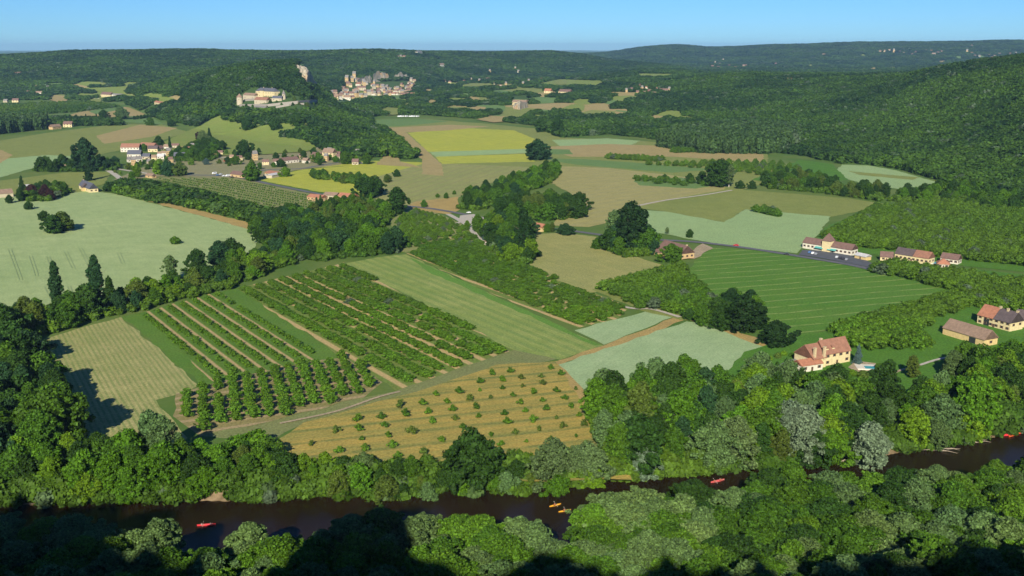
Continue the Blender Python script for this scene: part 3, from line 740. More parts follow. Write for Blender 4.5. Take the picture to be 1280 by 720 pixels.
def kinds(mat, n=5, leaves=230, leaf=.17, tall=1.0):
    out = []
    for i in range(n):
        lb = []
        for k in range(7):
            a = rng.random() * 6.28; q_ = .32 * rng.random() ** .5; r = .30 + .2 * rng.random()
            lb.append((np.array([q_ * math.cos(a), q_ * math.sin(a), (.42 + .45 * rng.random()) * tall]), np.array([r, r, r * .85 * tall])))
        lb.append((np.array([0, 0, .25 * tall]), np.array([.42, .42, .4 * tall])))
        out.append(crown_mesh('forest_tree', lb, leaves, leaf, [mat], .55))
    return out
FK = kinds(FORESTA)
WOODT = kinds(leaf_mat('wood_leaves_light', True, (.042, .100, .009), (.090, .165, .012)), 4)
POPK = kinds(leaf_mat('plantation_leaves', True, (.046, .092, .030), (.062, .115, .036)), 3, 200, .15, 1.7)
ORMAT = leaf_mat('orchard_leaves', True, (.062, .145, .010), (.095, .180, .013))
def set_mat(mesh, mat):
    m2 = mesh.copy(); m2.materials[0] = mat; return m2
ORCH_S = [set_mat(m_, ORMAT) for m_ in ORCH]; VINE_S = [set_mat(m_, ORMAT) for m_ in VINE]

CLEAR = [poly for poly, _ in HF] + [
  [(286, 138), (294, 122), (312, 110), (345, 112), (400, 128), (404, 140), (380, 142), (330, 146)],
  [(412, 124), (432, 108), (450, 103), (516, 100), (518, 110), (505, 120), (420, 132)],
  [(366, 80), (382, 80), (400, 108), (396, 112), (376, 104)],
  [(636, 120), (662, 118), (664, 134), (640, 136)],
  [(106, 130), (160, 126), (160, 131), (108, 136)]]
VALLEY = [[(452, 146), (520, 143), (600, 149), (668, 157), (700, 172), (760, 168), (812, 173), (840, 186), (880, 190), (960, 190), (1000, 194), (1060, 206), (1000, 150), (900, 110), (600, 108), (420, 112), (425, 140)],
          [(1000, 192), (1062, 204), (1120, 210), (1200, 232), (1300, 262), (1400, 262), (1400, 200), (1000, 150)],
          [(0, 163), (58, 158), (150, 157), (150, 153), (60, 150), (0, 155)]]
NOTV = [[(820, 180), (820, 160), (1000, 160), (1000, 190)]]
HOUSES = []      # (x, y, radius) filled by the builders below
def forest_points():
    out = []; sc_ = []; Y = 860.0
    while Y < 10500:
        s = max(8.2, Y * .0044) if Y < 5500 else Y * .0052
        n = int(Y * 1.4 / s); X = (np.arange(n) - n / 2) * s + rng.uniform(-.4, .4, n) * s
        YY = Y + rng.uniform(-.4, .4, n) * s; Z = height(X, YY)
        px, py = proj(X, YY, Z)
        ok = (px > -60) & (px < 1340)
        woods = (Z > 2.2)
        for v in VALLEY: woods |= np_inpoly(px, py, v) & (Y < 3600) & (YY > 900)
        # far valley floors between the hills: scattered trees
        woods |= (Y > 3000) & (vnoise(X / 160., YY / 160., 4) > .35)
        for c in NOTV: woods &= ~(np_inpoly(px, py, c) & (Z < 2.2))
        for c in CLEAR: woods &= ~np_inpoly(px, py, c)
        ok &= woods
        for hx, hy, r in HOUSES:
            fr = r + 12 + max(0, Y - 1700) * .035
            if abs(hy - Y) < 60 + fr: ok &= ~((np.abs(X - hx) < r * .9) & (YY < hy + r) & (YY > hy - fr))
        X = X[ok]; YY = YY[ok]; Z = Z[ok]
        k = s * (1.05 + .55 * rng.random(len(X))); zk = np.minimum(k, 8.5 + 3.5 * rng.random(len(X)))
        out.append(np.stack([X, YY, Z - .12 * zk], 1)); sc_.append(np.stack([k, zk], 1))
        Y += s * .86
    return np.concatenate(out), np.concatenate(sc_)
# ------------------------------------------------------------------ buildings
def wallmat(n, c): return flat(n, c, .9, .12, .8)
def roofmat(name, c):
    m, t, b = newmat(name); p = pos(t)
    w_ = N(t, 'ShaderNodeTexWave'); w_.inputs['Scale'].default_value = 1.1; w_.inputs['Distortion'].default_value = 2.0; t.links.new(p, w_.inputs['Vector'])
    f = mathn(t, 'ADD', mathn(t, 'MULTIPLY', w_.outputs['Fac'], .25), mathn(t, 'MULTIPLY', ramp(t, noise(t, p, .6, 5, .7), .3, .7), .75))
    t.links.new(mixc(t, f, tuple(x * .62 for x in c), tuple(min(1, x * 1.25) for x in c)), b.inputs['Base Color']); b.inputs['Roughness'].default_value = .85
    return m
WC = dict(cream=wallmat('cream_render', (.60, .50, .28)), yellow=wallmat('ochre_render', (.56, .42, .19)), white=wallmat('white_render', (.60, .56, .46)), stone=wallmat('pale_stone', (.46, .40, .28)), grey=wallmat('grey_stone', (.30, .27, .23)), rose=wallmat('rose_render', (.45, .22, .17)), gold=wallmat('golden_stone', (.48, .34, .17)))
RC = dict(red=roofmat('red_tiles', (.28, .135, .085)), orange=roofmat('orange_tiles', (.38, .16, .09)), brown=roofmat('brown_tiles', (.17, .10, .08)), dark=roofmat('dark_brown_tiles', (.10, .075, .075)), slate=roofmat('slate', (.09, .095, .12)), tan=roofmat('weathered_tiles', (.26, .175, .12)), grey=roofmat('grey_lauze', (.20, .185, .17)), white=roofmat('pale_sheet_roof', (.50, .49, .48)))
M_GLASS = flat('window_glass', (.03, .035, .04), .15, .1, 1, spec=.5)
M_SHUT = flat('brown_shutter', (.16, .09, .06), .7, .1, 2)
M_DOOR = flat('dark_door', (.10, .06, .04), .7, .1, 2)
M_CAP = flat('chimney_stone', (.50, .40, .24), .9, .15, 2)
def gable_walls(mb, L, D, wh, rh, mi=0, x0=0, y0=0, hip=False):
    if hip: mb.box(x0, y0, -1.5, x0 + L, y0 + D, wh, mi); return
    v = [(x0, y0, -1.5), (x0 + L, y0, -1.5), (x0 + L, y0 + D, -1.5), (x0, y0 + D, -1.5), (x0, y0, wh), (x0 + L, y0, wh), (x0 + L, y0 + D, wh), (x0, y0 + D, wh), (x0, y0 + D / 2, wh + rh - .12), (x0 + L, y0 + D / 2, wh + rh - .12)]
    mb.add(v, [(0, 3, 2, 1), (0, 1, 5, 4), (2, 3, 7, 6), (1, 2, 6, 9, 5), (3, 0, 4, 8, 7)], mi)
def roof_mesh(mb, L, D, wh, rh, mi=0, x0=0, y0=0, hip=0.0, ov=.45, th=.28):
    s = rh / (D / 2); z0 = wh - ov * s; xa, xb = x0 - ov * .6, x0 + L + ov * .6; ya, yb = y0 - ov, y0 + D + ov; ym = y0 + D / 2; zr = wh + rh
    ra, rb = (xa + hip, xb - hip)
    if ra > rb: ra = rb = (xa + xb) / 2
    bot = [(xa, ya, z0), (xb, ya, z0), (xb, yb, z0), (xa, yb, z0), (ra, ym, zr), (rb, ym, zr)]
    top = [(x, y, z + th) for x, y, z in bot]
    mb.add(bot + top, [(6, 7, 11, 10), (8, 9, 10, 11), (7, 8, 11), (9, 6, 10), (0, 4, 5, 1), (2, 5, 4, 3), (1, 5, 2), (3, 4, 0), (0, 1, 7, 6), (1, 2, 8, 7), (2, 3, 9, 8), (3, 0, 6, 9)], mi)
def frame_of(a, b):
    A = Vector(G(*a)); B = Vector(G(*b)); d = (B - A); L = math.hypot(d.x, d.y); ang = math.atan2(d.y, d.x)
    z = (A.z + B.z) / 2
    return A, L, ang, z
def house(name, label, a, b, D, wh, rh, wc='cream', rc='red', hip=0, chim=(), nwin=4, floors=1, door=.5, gwin=2, cat='house', group=None, roofs=None, ov=.45, two=None, Lmin=None):
    A, L, ang, z = frame_of(a, b)
    if Lmin: L = max(L, Lmin)
    e = empty(name, (A.x, A.y, z), ang); tag(e, label, cat, group)
    HOUSES.append((A.x + math.cos(ang) * L / 2, A.y + math.sin(ang) * L / 2, max(L, D) * .62))
    mb = MB(); gable_walls(mb, L, D, wh, rh, hip=hip > 0); mb.build('wall', WC[wc], e)
    if two:                                                       # roof tiled in two colours
        f, r2 = two; mb = MB(); roof_mesh(mb, L * f, D, wh, rh, ov=ov); r_ = mb.build('roof', RC[rc], e)
        mb = MB(); roof_mesh(mb, L * (1 - f) - .8, D, wh + .004, rh, x0=L * f + .8, ov=ov); r2o = mb.build('roof', RC[r2], e)
        r2o['label'] = 'darker tiled part of the roof'
    else:
        mb = MB(); roof_mesh(mb, L, D, wh, rh, hip=hip, ov=ov); r_ = mb.build('roof', RC[rc], e)
    for (u, v, ch) in chim:
        mb = MB(); x, y = u * L, v * D; zb = wh + rh * (1 - abs(v - .5) * 2) - .5
        mb.box(x - .6, y - .45, zb, x + .6, y + .45, wh + rh + ch); mb.box(x - .72, y - .57, wh + rh + ch, x + .72, y + .57, wh + rh + ch + .25)
        mb.build('chimney', M_CAP, r_)
    def win(x, y, zz, sx, M=None, ww=.95, wh_=1.35):
        mb = MB()
        if sx == 0: mb.box(x - ww / 2, y - .05, zz, x + ww / 2, y + .03, zz + wh_, 0); mb.box(x - ww / 2 - .5, y - .09, zz - .05, x - ww / 2 - .02, y - .002, zz + wh_ + .05, 1); mb.box(x + ww / 2 + .02, y - .09, zz - .05, x + ww / 2 + .5, y - .002, zz + wh_ + .05, 1)
        else: mb.box(x - .03, y - ww / 2, zz, x + .05, y + ww / 2, zz + wh_, 0); mb.box(x + .002, y - ww / 2 - .5, zz - .05, x + .09, y - ww / 2 - .02, zz + wh_ + .05, 1); mb.box(x + .002, y + ww / 2 + .02, zz - .05, x + .09, y + ww / 2 + .5, zz + wh_ + .05, 1)
        mb.build('window', [M_GLASS, M_SHUT], e)
    fh = wh / floors
    for f in range(floors):
        for i in range(nwin):
            x = (i + .5) * L / nwin
            if f == 0 and door is not None and abs(x - door * L) < L / nwin * .5: continue
            win(x, 0, f * fh + fh * .35, 0)
    for i in range(gwin): win(L, D * (i + .5) / gwin, fh * .35 if floors == 1 else wh * .55, 1)
    if gwin: win(L, D / 2, wh + rh * .15, 1, ww=.8, wh_=1.0)
    if door is not None:
        mb = MB(); mb.box(door * L - .6, -.06, -.2, door * L + .6, .03, 2.2); mb.build('door', M_DOOR, e)
    e['L'] = L
    return e, L
def bigdoor(e, x, wd, h):
    mb = MB(); mb.box(x - wd / 2, -.05, -.2, x + wd / 2, .03, h); mb.build('barn_opening', M_GLASS, e)

# the manor by the river lawn: tall main block, long lower wing, white annex, yard shed
e, L = house('manor_house', 'large cream manor with steep red tiled roof and tall chimneys beside the blue spruce', (1030, 458), (1062, 452), 9, 6.2, 5.5, 'cream', 'red', chim=((.12, .6, .6),), nwin=4, floors=2, gwin=2)
mb = MB(); gable_walls(mb, 8, 13, 5.2, 4.5, x0=-8.2, y0=-1.2); mb.build('wing_wall', WC['cream'], e)
mb = MB(); roof_mesh(mb, 8, 13, 5.2, 5.2, x0=-8.2, y0=-1.2); rw = mb.build('wing_roof', RC['red'], e)
for (x, y) in ((-7.0, -.4), (-1.5, -1.0)):
    mb = MB(); mb.box(x - .6, y - .5, 4.0, x + .6, y + .5, 10.2); mb.box(x - .75, y - .65, 10.2, x + .75, y + .65, 10.5); mb.build('chimney', M_CAP, rw)
for x in (-3.5, 0, 4.5):
    pass
for x in (2.5, 6.5):                                             # dormers
    mb = MB(); mb.box(x - .8, 1.0, 7.2, x + .8, 3.2, 8.6); mb.build('dormer', WC['cream'], e); mb = MB(); roof_mesh(mb, 1.7, 2.6, 8.6, .9, x0=x - .85, y0=.8, ov=.15, th=.12); mb.build('dormer_roof', RC['red'], e)
e, L = house('annex_house', 'low white walled annex under red tiles on the front left side of the manor', (1002, 466), (1028, 462), 7, 3.4, 1.8, 'white', 'orange', nwin=3, gwin=0)
e, L = house('garden_shed', 'low grey roofed shed left of the manor annex', (986, 468), (1000, 460), 6, 2.6, 1.2, 'stone', 'grey', nwin=1, door=None, gwin=0)
e = empty('pool_terrace', (*P(1072, 463), 0), R(-8)); tag(e, 'pale pool terrace with a small green swimming pool right of the manor', 'terrace')
mb = MB(); mb.box(0, 0, -.5, 13, 9, .5); mb.build('terrace_slab', WC['white'], e)
mb = MB(); mb.box(4, 2, .4, 12, 6, .53); mb.build('pool_surface', flat('pool_water', (.05, .30, .27), .1, .1, 1, spec=.5), e)
mb = MB(); mb.box(0, -.25, -.3, 13, -.01, 1.0); mb.build('parapet', WC['white'], e)
# long barn and the farmhouse behind it
e, L = house('long_barn', 'long barn with one unbroken pink red roof and a sunlit yellow gable', (1178, 418), (1227, 433), 10, 4.0, 4.2, 'yellow', 'tan', nwin=0, gwin=1, door=None, cat='barn', Lmin=26)
bigdoor(e, L * .72, 4, 3.2)
e, L = house('farmhouse', 'cream farmhouse whose roof is half red and half dark brown with two chimneys', (1221, 404), (1262, 415), 11, 5.2, 5.0, 'cream', 'orange', chim=((.48, .5, .9), (.72, .45, .9), (.98, .5, .7)), nwin=6, floors=2, two=(.46, 'dark'))
bigdoor(e, L * .28, 3.4, 4.2)
house('farm_cottage', 'cream cottage with dark roof cut by the right edge of the photo', (1268, 408), (1296, 412), 9, 4.6, 4.2, 'cream', 'dark', chim=((.5, .5, .8),), nwin=4)
# roadside inn with the square tower
e, L = house('roadside_inn', 'long white inn with brown roof and a square central tower behind the car park', (1003, 310), (1064, 320), 9, 4.6, 3.4, 'white', 'brown', nwin=12, gwin=2, door=.62, cat='inn')
x = L * .50; mb = MB(); mb.box(x - 3.4, -1.2, -1, x + 3.4, 5.6, 9.0); mb.build('tower', WC['cream'], e)
mb = MB(); roof_mesh(mb, 6.8, 6.8, 9.0, 5.2, x0=x - 3.4, y0=-1.2, hip=9, ov=.4); mb.build('tower_roof', RC['brown'], e)
m_awn = flat('turquoise_awning', (.10, .38, .34), .7, .1, 2)
for x in (L * .36, L * .62):
    mb = MB(); mb.add([(x - 3.5, -2.2, 2.3), (x + 3.5, -2.2, 2.3), (x + 3.5, -.01, 3.2), (x - 3.5, -.01, 3.2), (x - 3.5, -2.2, 2.2), (x + 3.5, -2.2, 2.2), (x + 3.5, -.01, 3.1), (x - 3.5, -.01, 3.1)], [(0, 1, 2, 3), (7, 6, 5, 4), (0, 4, 5, 1), (1, 5, 6, 2), (3, 7, 4, 0)]); mb.build('awning', m_awn, e)
house('small_annex', 'low stone annex with dark opening just right of the inn', (1068, 323), (1082, 326), 6, 2.8, 1.4, 'yellow', 'white', nwin=1, gwin=0)
house('farm_row', 'cream farm row with half dark half red roof between the two right hand walnut orchards', (1118, 324), (1160, 331), 9, 4.6, 3.8, 'cream', 'dark', nwin=8, two=(.52, 'red'), gwin=2)
house('farm_wing', 'short brown roofed wing at the left end of the cream farm row', (1100, 326), (1116, 327), 8, 3.2, 3.0, 'cream', 'brown', nwin=2, gwin=1)
house('brick_roof_house', 'small house with bright red hipped roof by the blue pool', (1171, 335), (1187, 336), 8, 3.2, 2.8, 'white', 'orange', hip=4, nwin=2, gwin=0)
house('brown_roof_house', 'brown roofed white house behind the small red hipped one', (1175, 328), (1197, 331), 8, 3.6, 3.0, 'white', 'brown', nwin=4)
e = empty('swimming_pool', (*P(1163, 330), 0), R(-15)); tag(e, 'tiny blue pool between the farm row and the red roofed house', 'pool')
mb = MB(); mb.box(0, 0, -.3, 9, 7, .45); mb.build('pool_deck', WC['white'], e); mb = MB(); mb.box(1, 1, .40, 8, 6, .48); mb.build('pool_surface', flat('pool_blue', (.06, .35, .5), .1, .1, 1, spec=.5), e)
# farmhouse at the near end of the road, middle right
e, L = house('wide_farmhouse', 'wide cream farmhouse with dark brown roof by the road and a round tree in front', (822, 317), (850, 325), 13, 4.6, 5.2, 'gold', 'brown', nwin=4, gwin=3, chim=((.97, .5, .6),), Lmin=20)
mb = MB(); gable_walls(mb, 7, 5, 2.6, 1.6, x0=2, y0=-5.02); mb.build('porch', WC['gold'], e); mb = MB(); roof_mesh(mb, 7, 5, 2.6, 1.6, x0=2, y0=-5.02, ov=.2); mb.build('porch_roof', RC['brown'], e)
house('red_house', 'small rose red house half hidden by tall dark trees beside the tan meadow', (752, 310), (765, 314), 7, 4.2, 2.6, 'rose', 'red', nwin=2, gwin=1)
house('wayside_house', 'small orange walled house on the road behind the tan meadow', (667, 288), (677, 290), 7, 3.8, 2.4, 'yellow', 'orange', nwin=2, gwin=1)
house('lane_house', 'small pale house by the bend of the gravel lane', (606, 306), (618, 310), 7, 3.2, 2.4, 'white', 'tan', nwin=2)
house('hidden_house', 'grey roofed house among trees just below the road junction', (636, 286), (652, 289), 8, 4.6, 3.0, 'white', 'slate', nwin=3)
# left side
e, L = house('gabled_house', 'cream house with slate roof and tall gable alone at the top of the pale field', (99, 236), (112, 241), 9, 4.4, 5.2, 'cream', 'slate', nwin=2, gwin=2, chim=((.1, .5, .5),))
mb = MB(); gable_walls(mb, 6, 8, 4.4, 3.6, x0=L * .5 - 1, y0=-3.02); mb.build('cross_wing', WC['yellow'], e); mb = MB(); roof_mesh(mb, 6, 8, 4.4, 4.0, x0=L * .5 - 1, y0=-3.02, ov=.3); mb.build('cross_roof', RC['dark'], e)
house('edge_barn', 'long low barn with rosy roof cut by the left edge of the photo', (-20, 249), (17, 246), 12, 4.2, 3.6, 'stone', 'tan', nwin=3, cat='barn')
house('grey_shed', 'grey sheet roofed shed among trees right of the rosy barn', (26, 237), (38, 236), 8, 3.2, 1.2, 'grey', 'white', nwin=1, gwin=0, cat='shed')
house('garden_house', 'small cream house beside the dark red tree', (74, 212), (88, 211), 8, 3.2, 2.0, 'gold', 'tan', nwin=2)
house('roadside_shop', 'brown roofed shop beside the parked cars', (341, 221), (356, 224), 9, 4.0, 3.2, 'yellow', 'brown', nwin=3) if False else None
house('roadside_shop', 'small brown roofed house beside the row of parked cars', (288, 221), (303, 223), 9, 3.8, 3.2, 'gold', 'brown', nwin=3)
house('sheds_block', 'low orange roofed shed with a pale sheet roof beside it at the yellow field corner', (331, 219), (342, 221), 14, 3.4, 1.8, 'gold', 'orange', nwin=2, cat='shed')
house('sheet_roof_shed', 'pale sheet roofed open shed attached to the orange roofed one', (340, 223), (360, 219), 12, 3.4, 1.2, 'stone', 'white', nwin=0, door=None, cat='shed')
house('long_workshop', 'long workshop with orange roof, leftmost of the three along the road', (384, 250), (401, 252), 10, 3.6, 2.2, 'gold', 'orange', nwin=4, cat='workshop', group=None)
house('middle_workshop', 'orange roofed workshop, middle one of three along the road behind trees', (404, 248), (420, 249), 10, 3.6, 2.4, 'stone', 'tan', nwin=3, cat='workshop')
house('right_workshop', 'cream gabled workshop with orange roof, rightmost of three along the road', (422, 250), (441, 252), 10, 4.2, 2.8, 'gold', 'orange', nwin=4, cat='workshop')
# village under the meadow
VIL = [
 ('large_village_house', 'long red roofed white hall at the top left of the village', (151, 190), (174, 190), 12, 7, 5, 'white', 'red', 6),
 ('long_red_house', 'long red roofed building right of the white hall', (174, 187), (192, 188), 11, 6, 4.5, 'cream', 'red', 6),
 ('slate_village_house', 'village house with blue slate roof below the white hall', (159, 197), (176, 197), 10, 5, 5, 'white', 'slate', 5),
 ('terrace_house', 'cream house with dark veranda below the blue slate roof', (160, 203), (178, 202), 8, 4, 3, 'white', 'grey', 5),
 ('village_house', 'small dark slate roofed house right of the blue slate roof', (178, 199), (187, 199), 8, 4, 3.5, 'stone', 'slate', 3),
 ('village_house', 'dark roofed cream house at the right end of the long red roof', (185, 190), (197, 190), 8, 5, 4, 'cream', 'dark', 3),
 ('village_house', 'small pale house between the long red roof and the dark cypress', (197, 189), (205, 188), 7, 4, 3.5, 'stone', 'brown', 2),
 ('village_house', 'white conservatory house left of the big dark village tree', (196, 199), (205, 199), 7, 4, 3, 'white', 'white', 2),
 ('village_house', 'red roofed cream house above the big round village trees', (224, 191), (237, 191), 9, 4.5, 4, 'cream', 'red', 3),
 ('village_house', 'grey slate roofed house behind the light green village tree', (217, 200), (232, 200), 9, 5, 5, 'stone', 'slate', 3),
 ('village_house', 'small yellow gabled house among dark trees under the meadow', (257, 183), (263, 185), 7, 5, 4, 'yellow', 'tan', 2),
 ('village_house', 'long white house with brown roof right of the parked row of small trees', (355, 205), (374, 203), 9, 4.5, 3.5, 'white', 'brown', 5),
 ('village_house', 'smaller white house left of the long white brown roofed one', (341, 206), (352, 206), 8, 4.5, 3, 'white', 'brown', 3),
 ('village_house', 'tall narrow yellow gable house in the village middle', (389, 201), (395, 202), 6, 6, 6, 'yellow', 'brown', 2),
 ('village_house', 'pink roofed house with towers right of the yellow gable', (403, 196), (416, 197), 9, 7, 5, 'cream', 'tan', 3),
 ('village_house', 'small cream house just left of the dark spur wood', (420, 196), (430, 196), 7, 4, 3, 'cream', 'brown', 2),
 ('village_house', 'red roofed house at the foot of the spur wood', (451, 192), (459, 192), 8, 4, 3.5, 'cream', 'brown', 2),
 ('village_house', 'orange brown roofed house at the right end of the village', (465, 190), (474, 190), 8, 4, 3.5, 'gold', 'tan', 2),
 ('village_house', 'small stone house by the road corner above the yellow field', (440, 206), (448, 206), 7, 4, 3.5, 'stone', 'brown', 2),
 ('village_house', 'brown roofed stone house between the red car and the vineyard', (246, 198), (252, 198), 6, 3, 2.5, 'stone', 'red', 1),
 ('village_house', 'low cream wall house beside the entrance to the dark hedge', (182, 222), (190, 223), 6, 3, 2, 'gold', 'tan', 1),
 ('farm_house', 'pair roofed cream farm beside the dark poplar plantation', (66, 162), (77, 161), 10, 5, 4, 'gold', 'tan', 2),
 ('farm_house', 'brown roofed cream house right of the poplar plantation farm', (79, 159), (90, 159), 10, 6, 5, 'cream', 'brown', 3),
 ('farm_house', 'long orange roofed house in the tan fields under the ridge', (193, 131), (204, 131), 10, 5, 3, 'cream', 'orange', 3),
 ('hill_farm', 'large pale farm on the long white terrace below the left ridge', (126, 122), (138, 121), 14, 8, 7, 'cream', 'brown', 4),
 ('hill_farm', 'low pale outbuilding right of the large terrace farm', (140, 121), (152, 120), 10, 5, 3, 'white', 'grey', 3),
 ('hill_house', 'white roofed house below the wooded left ridge', (44, 118), (52, 118), 10, 6, 4, 'white', 'tan', 2),
 ('hill_house', 'cream house near the left edge at the foot of the ridge', (15, 128), (23, 128), 10, 6, 5, 'cream', 'brown', 2),
 ('hill_house', 'grey roofed house at the far left foot of the ridge', (4, 128), (9, 128), 9, 5, 4, 'stone', 'grey', 2),
 ('hill_house', 'cream house with orange terrace alone in the wood of the right hill', (984, 103), (991, 103), 12, 7, 4, 'yellow', 'orange', 2),
 ('quarry_house', 'long pale house beside the round white rock', (640, 131), (659, 131), 14, 7, 5, 'cream', 'tan', 4),
 ('hill_house', 'red roofed cream house above the round pale rock', (680, 117), (688, 117), 12, 8, 6, 'cream', 'orange', 2),
 ('hill_house', 'broad brown roofed farm right of the red roofed cream house', (698, 118), (712, 118), 14, 8, 6, 'cream', 'brown', 3),
 ('ridge_house', 'white house on the skyline of the middle ridge', (522, 67), (528, 67), 14, 8, 6, 'white', 'grey', 0),
 ('ridge_house', 'small white house just above the cliff village on the ridge', (551, 83), (556, 83), 14, 8, 6, 'white', 'tan', 0),
]
for (nm, lb, a, b2, D, wh, rh, wc, rc, nw) in VIL: house(nm, lb, a, b2, D, wh, rh, wc, rc, nwin=nw, gwin=1 if nw else 0, door=.5 if nw > 1 else None, floors=2 if wh >= 6 else 1)
# terrace below the hill farm
e = empty('terrace_wall', G(117, 124)); tag(e, 'long white retaining wall in front of the farm below the left ridge', 'wall')
mb = MB(); mb.box(0, -1, -6, 72, 0, 2.5); mb.box(0, 0.05, -6, 72, 18, .5); mb.build('wall', WC['white'], e)

# small houses of the far villages: eight shapes, many copies
def tiny(L, D, wh, rh, wc, rc):
    mb = MB(); gable_walls(mb, L, D, wh + 4, rh, 0); b0 = len(mb.v); roof_mesh(mb, L, D, wh + 4, rh, 1, ov=.3)
    for i in range(3):
        for zz in ([wh * .35 + 4, wh * .75 + 4] if wh > 6 else [wh * .45 + 4]): mb.box((i + .5) * L / 3 - .6, -.06, zz - .7, (i + .5) * L / 3 + .6, .03, zz + .8, 2)
    v = [(x - L / 2, y - D / 2, z - 4) for x, y, z in mb.v]
    m = bpy.data.meshes.new('village_house'); m.from_pydata(v, [], mb.f); 
    for q_ in (WC[wc], RC[rc], M_GLASS): m.materials.append(q_)
    m.polygons.foreach_set('material_index', np.array(mb.m, np.int32)); return m
TINY = [tiny(14, 9, 7, 5, 'cream', 'brown'), tiny(11, 9, 9, 6, 'stone', 'grey'), tiny(17, 9, 6, 5, 'white', 'tan'), tiny(12, 10, 8, 6, 'gold', 'brown'), tiny(10, 8, 6, 5, 'cream', 'tan'), tiny(20, 10, 8, 5, 'stone', 'brown'), tiny(9, 9, 13, 6, 'gold', 'grey'), tiny(14, 9, 6, 4, 'white', 'red')]
def tinyh(px, py, label, group, s=1.0, k=None):
    x, y, z = G(px, py); o = bpy.data.objects.new('village_house', TINY[random.randrange(8) if k is None else k]); col.objects.link(o)
    o.location = (x, y, z); o.rotation_euler = (0, 0, random.uniform(-.7, .7)); o.scale = (s, s, s)
    tag(o, label, 'house', group); HOUSES.append((x, y, 13 * s)); return o
r_ = random.Random(5)
for i in range(135):                                       # the village stacked under its cliff
    f = r_.random(); px = 414 + 104 * f ** .9
    base = 126 - 6 * f; top = np.interp(px, [412, 424, 436, 450, 470, 490, 520], [119, 110, 102, 101, 104, 101, 99])
    py = base + (top - base) * r_.random() ** 1.3
    if 478 < px < 500 and py < 111: continue
    tinyh(px, py, 'small pale stone house in the village stacked below the grey cliff', 'houses of the cliff village', r_.uniform(.75, 1.15))
for (px, py) in [(434, 100), (443, 95)]: tinyh(px, py + 3, 'tall golden tower house high in the cliff village' if px < 440 else 'topmost orange walled house in the cliff village', None, 1.35, 6)
def hamlet(pts, label, group, s=1.0):
    for p in pts: tinyh(p[0] + r_.uniform(-1, 1), p[1] + r_.uniform(-.5, .5), label, group, s * r_.uniform(.8, 1.15))
hamlet([(548, 102), (556, 103), (563, 104), (581, 102), (590, 101), (596, 100), (603, 101), (611, 101), (619, 106), (628, 102), (633, 107), (640, 104), (648, 102), (660, 104), (664, 107), (677, 101), (585, 103), (600, 104), (626, 108), (654, 107)], 'small white or cream house in the hamlet right of the cliff village', 'houses of the far middle hamlet', .8)
hamlet([(783, 116), (790, 114), (797, 117), (803, 113), (806, 118), (812, 116), (817, 119), (826, 114), (831, 116), (836, 115), (786, 112), (800, 109), (809, 111), (822, 112)], 'cream house in the hamlet on the slope left of the right hand wood', 'houses of the slope hamlet', .8)
hamlet([(613, 91), (648, 91), (645, 88)], 'white house alone high on the middle ridge', 'lone houses on the middle ridge', .8)
hamlet([(497, 73), (500, 72), (506, 73)], 'white house in the small row on the ridge above the cliff', 'ridge row houses', .9)
hamlet([(894, 79), (900, 82), (905, 77), (912, 84), (897, 86), (906, 86), (920, 86), (930, 84), (970, 82), (866, 84), (890, 85)], 'tiny pale house in the village at the left end of the blue range', 'houses at the left end of the blue range', 1.15)
hamlet([(1106, 65), (1112, 64), (1118, 65), (1125, 66), (1130, 68), (1140, 69), (1144, 67), (1158, 64), (1164, 65), (1172, 67), (1176, 66), (1208, 66), (1214, 67), (1218, 71), (1225, 72), (1236, 70), (1243, 71), (1250, 69), (1262, 68), (1270, 68), (1030, 70), (1214, 58), (1100, 66), (1240, 73), (1168, 69)], 'tiny pale house in the long village on the far right range', 'houses on the far right range', 1.25)
hamlet([(20, 94), (24, 93), (45, 110), (66, 96), (35, 118), (60, 111)], 'tiny pale house in the woods of the left ridge', 'houses in the left ridge wood', .8)

hamlet([(206, 194), (211, 196), (200, 195), (192, 200), (213, 203), (186, 206), (168, 208), (240, 190), (246, 192), (228, 196), (268, 198), (276, 194), (300, 201), (290, 199), (318, 200), (332, 206), (382, 204), (377, 198), (409, 202), (426, 200), (436, 197), (447, 198), (412, 193), (398, 197), (219, 186), (209, 187)], 'small old house with tiled roof among the trees of the valley village', 'small houses of the valley village', .62)
# the chateau and its outbuildings
e, L = house('chateau', 'cream chateau with slate mansard roof high on the wooded left hill', (320, 122), (343, 121), 14, 12, 6, 'cream', 'slate', hip=6, nwin=8, floors=2, cat='chateau', chim=((.3, .5, 1.5), (.75, .5, 1.5)), gwin=2, Lmin=34)
mb = MB(); mb.box(L * .26, -2.2, -3, L * .44, -.02, 13.5); mb.build('bay', WC['cream'], e); mb = MB(); roof_mesh(mb, L * .18, 6, 13.5, 5, x0=L * .26, y0=-2.2, hip=4); mb.build('bay_roof', RC['slate'], e)
def round_tower(name, label, px, py, r, h, rh, wc='stone', rc='tan'):
    x, y, z = G(px, py); e = empty(name, (x, y, z)); tag(e, label, 'tower'); HOUSES.append((x, y, r + 8))
    mb = MB(); mb.tube([(0, 0, -8), (0, 0, h)], [r * 1.08, r], 20); mb.build('wall', WC[wc], e, False)
    mb = MB(); mb.tube([(0, 0, h - .3), (0, 0, h), (0, 0, h + rh)], [r * 1.12, r * 1.12, .1], 20); mb.build('roof', RC[rc], e)
    mb = MB(); mb.box(-.6, -r * 1.06 - .1, h * .6, .6, -r * .9, h * .6 + 2); mb.build('window', M_GLASS, e)
round_tower('corner_tower', 'round stone tower with low cone roof at the left end of the chateau terrace', 300, 130, 6, 14, 7)
round_tower('chapel_tower', 'slim round tower with pointed grey roof right of the chateau', 355, 124, 3.4, 10, 8, 'stone', 'grey')
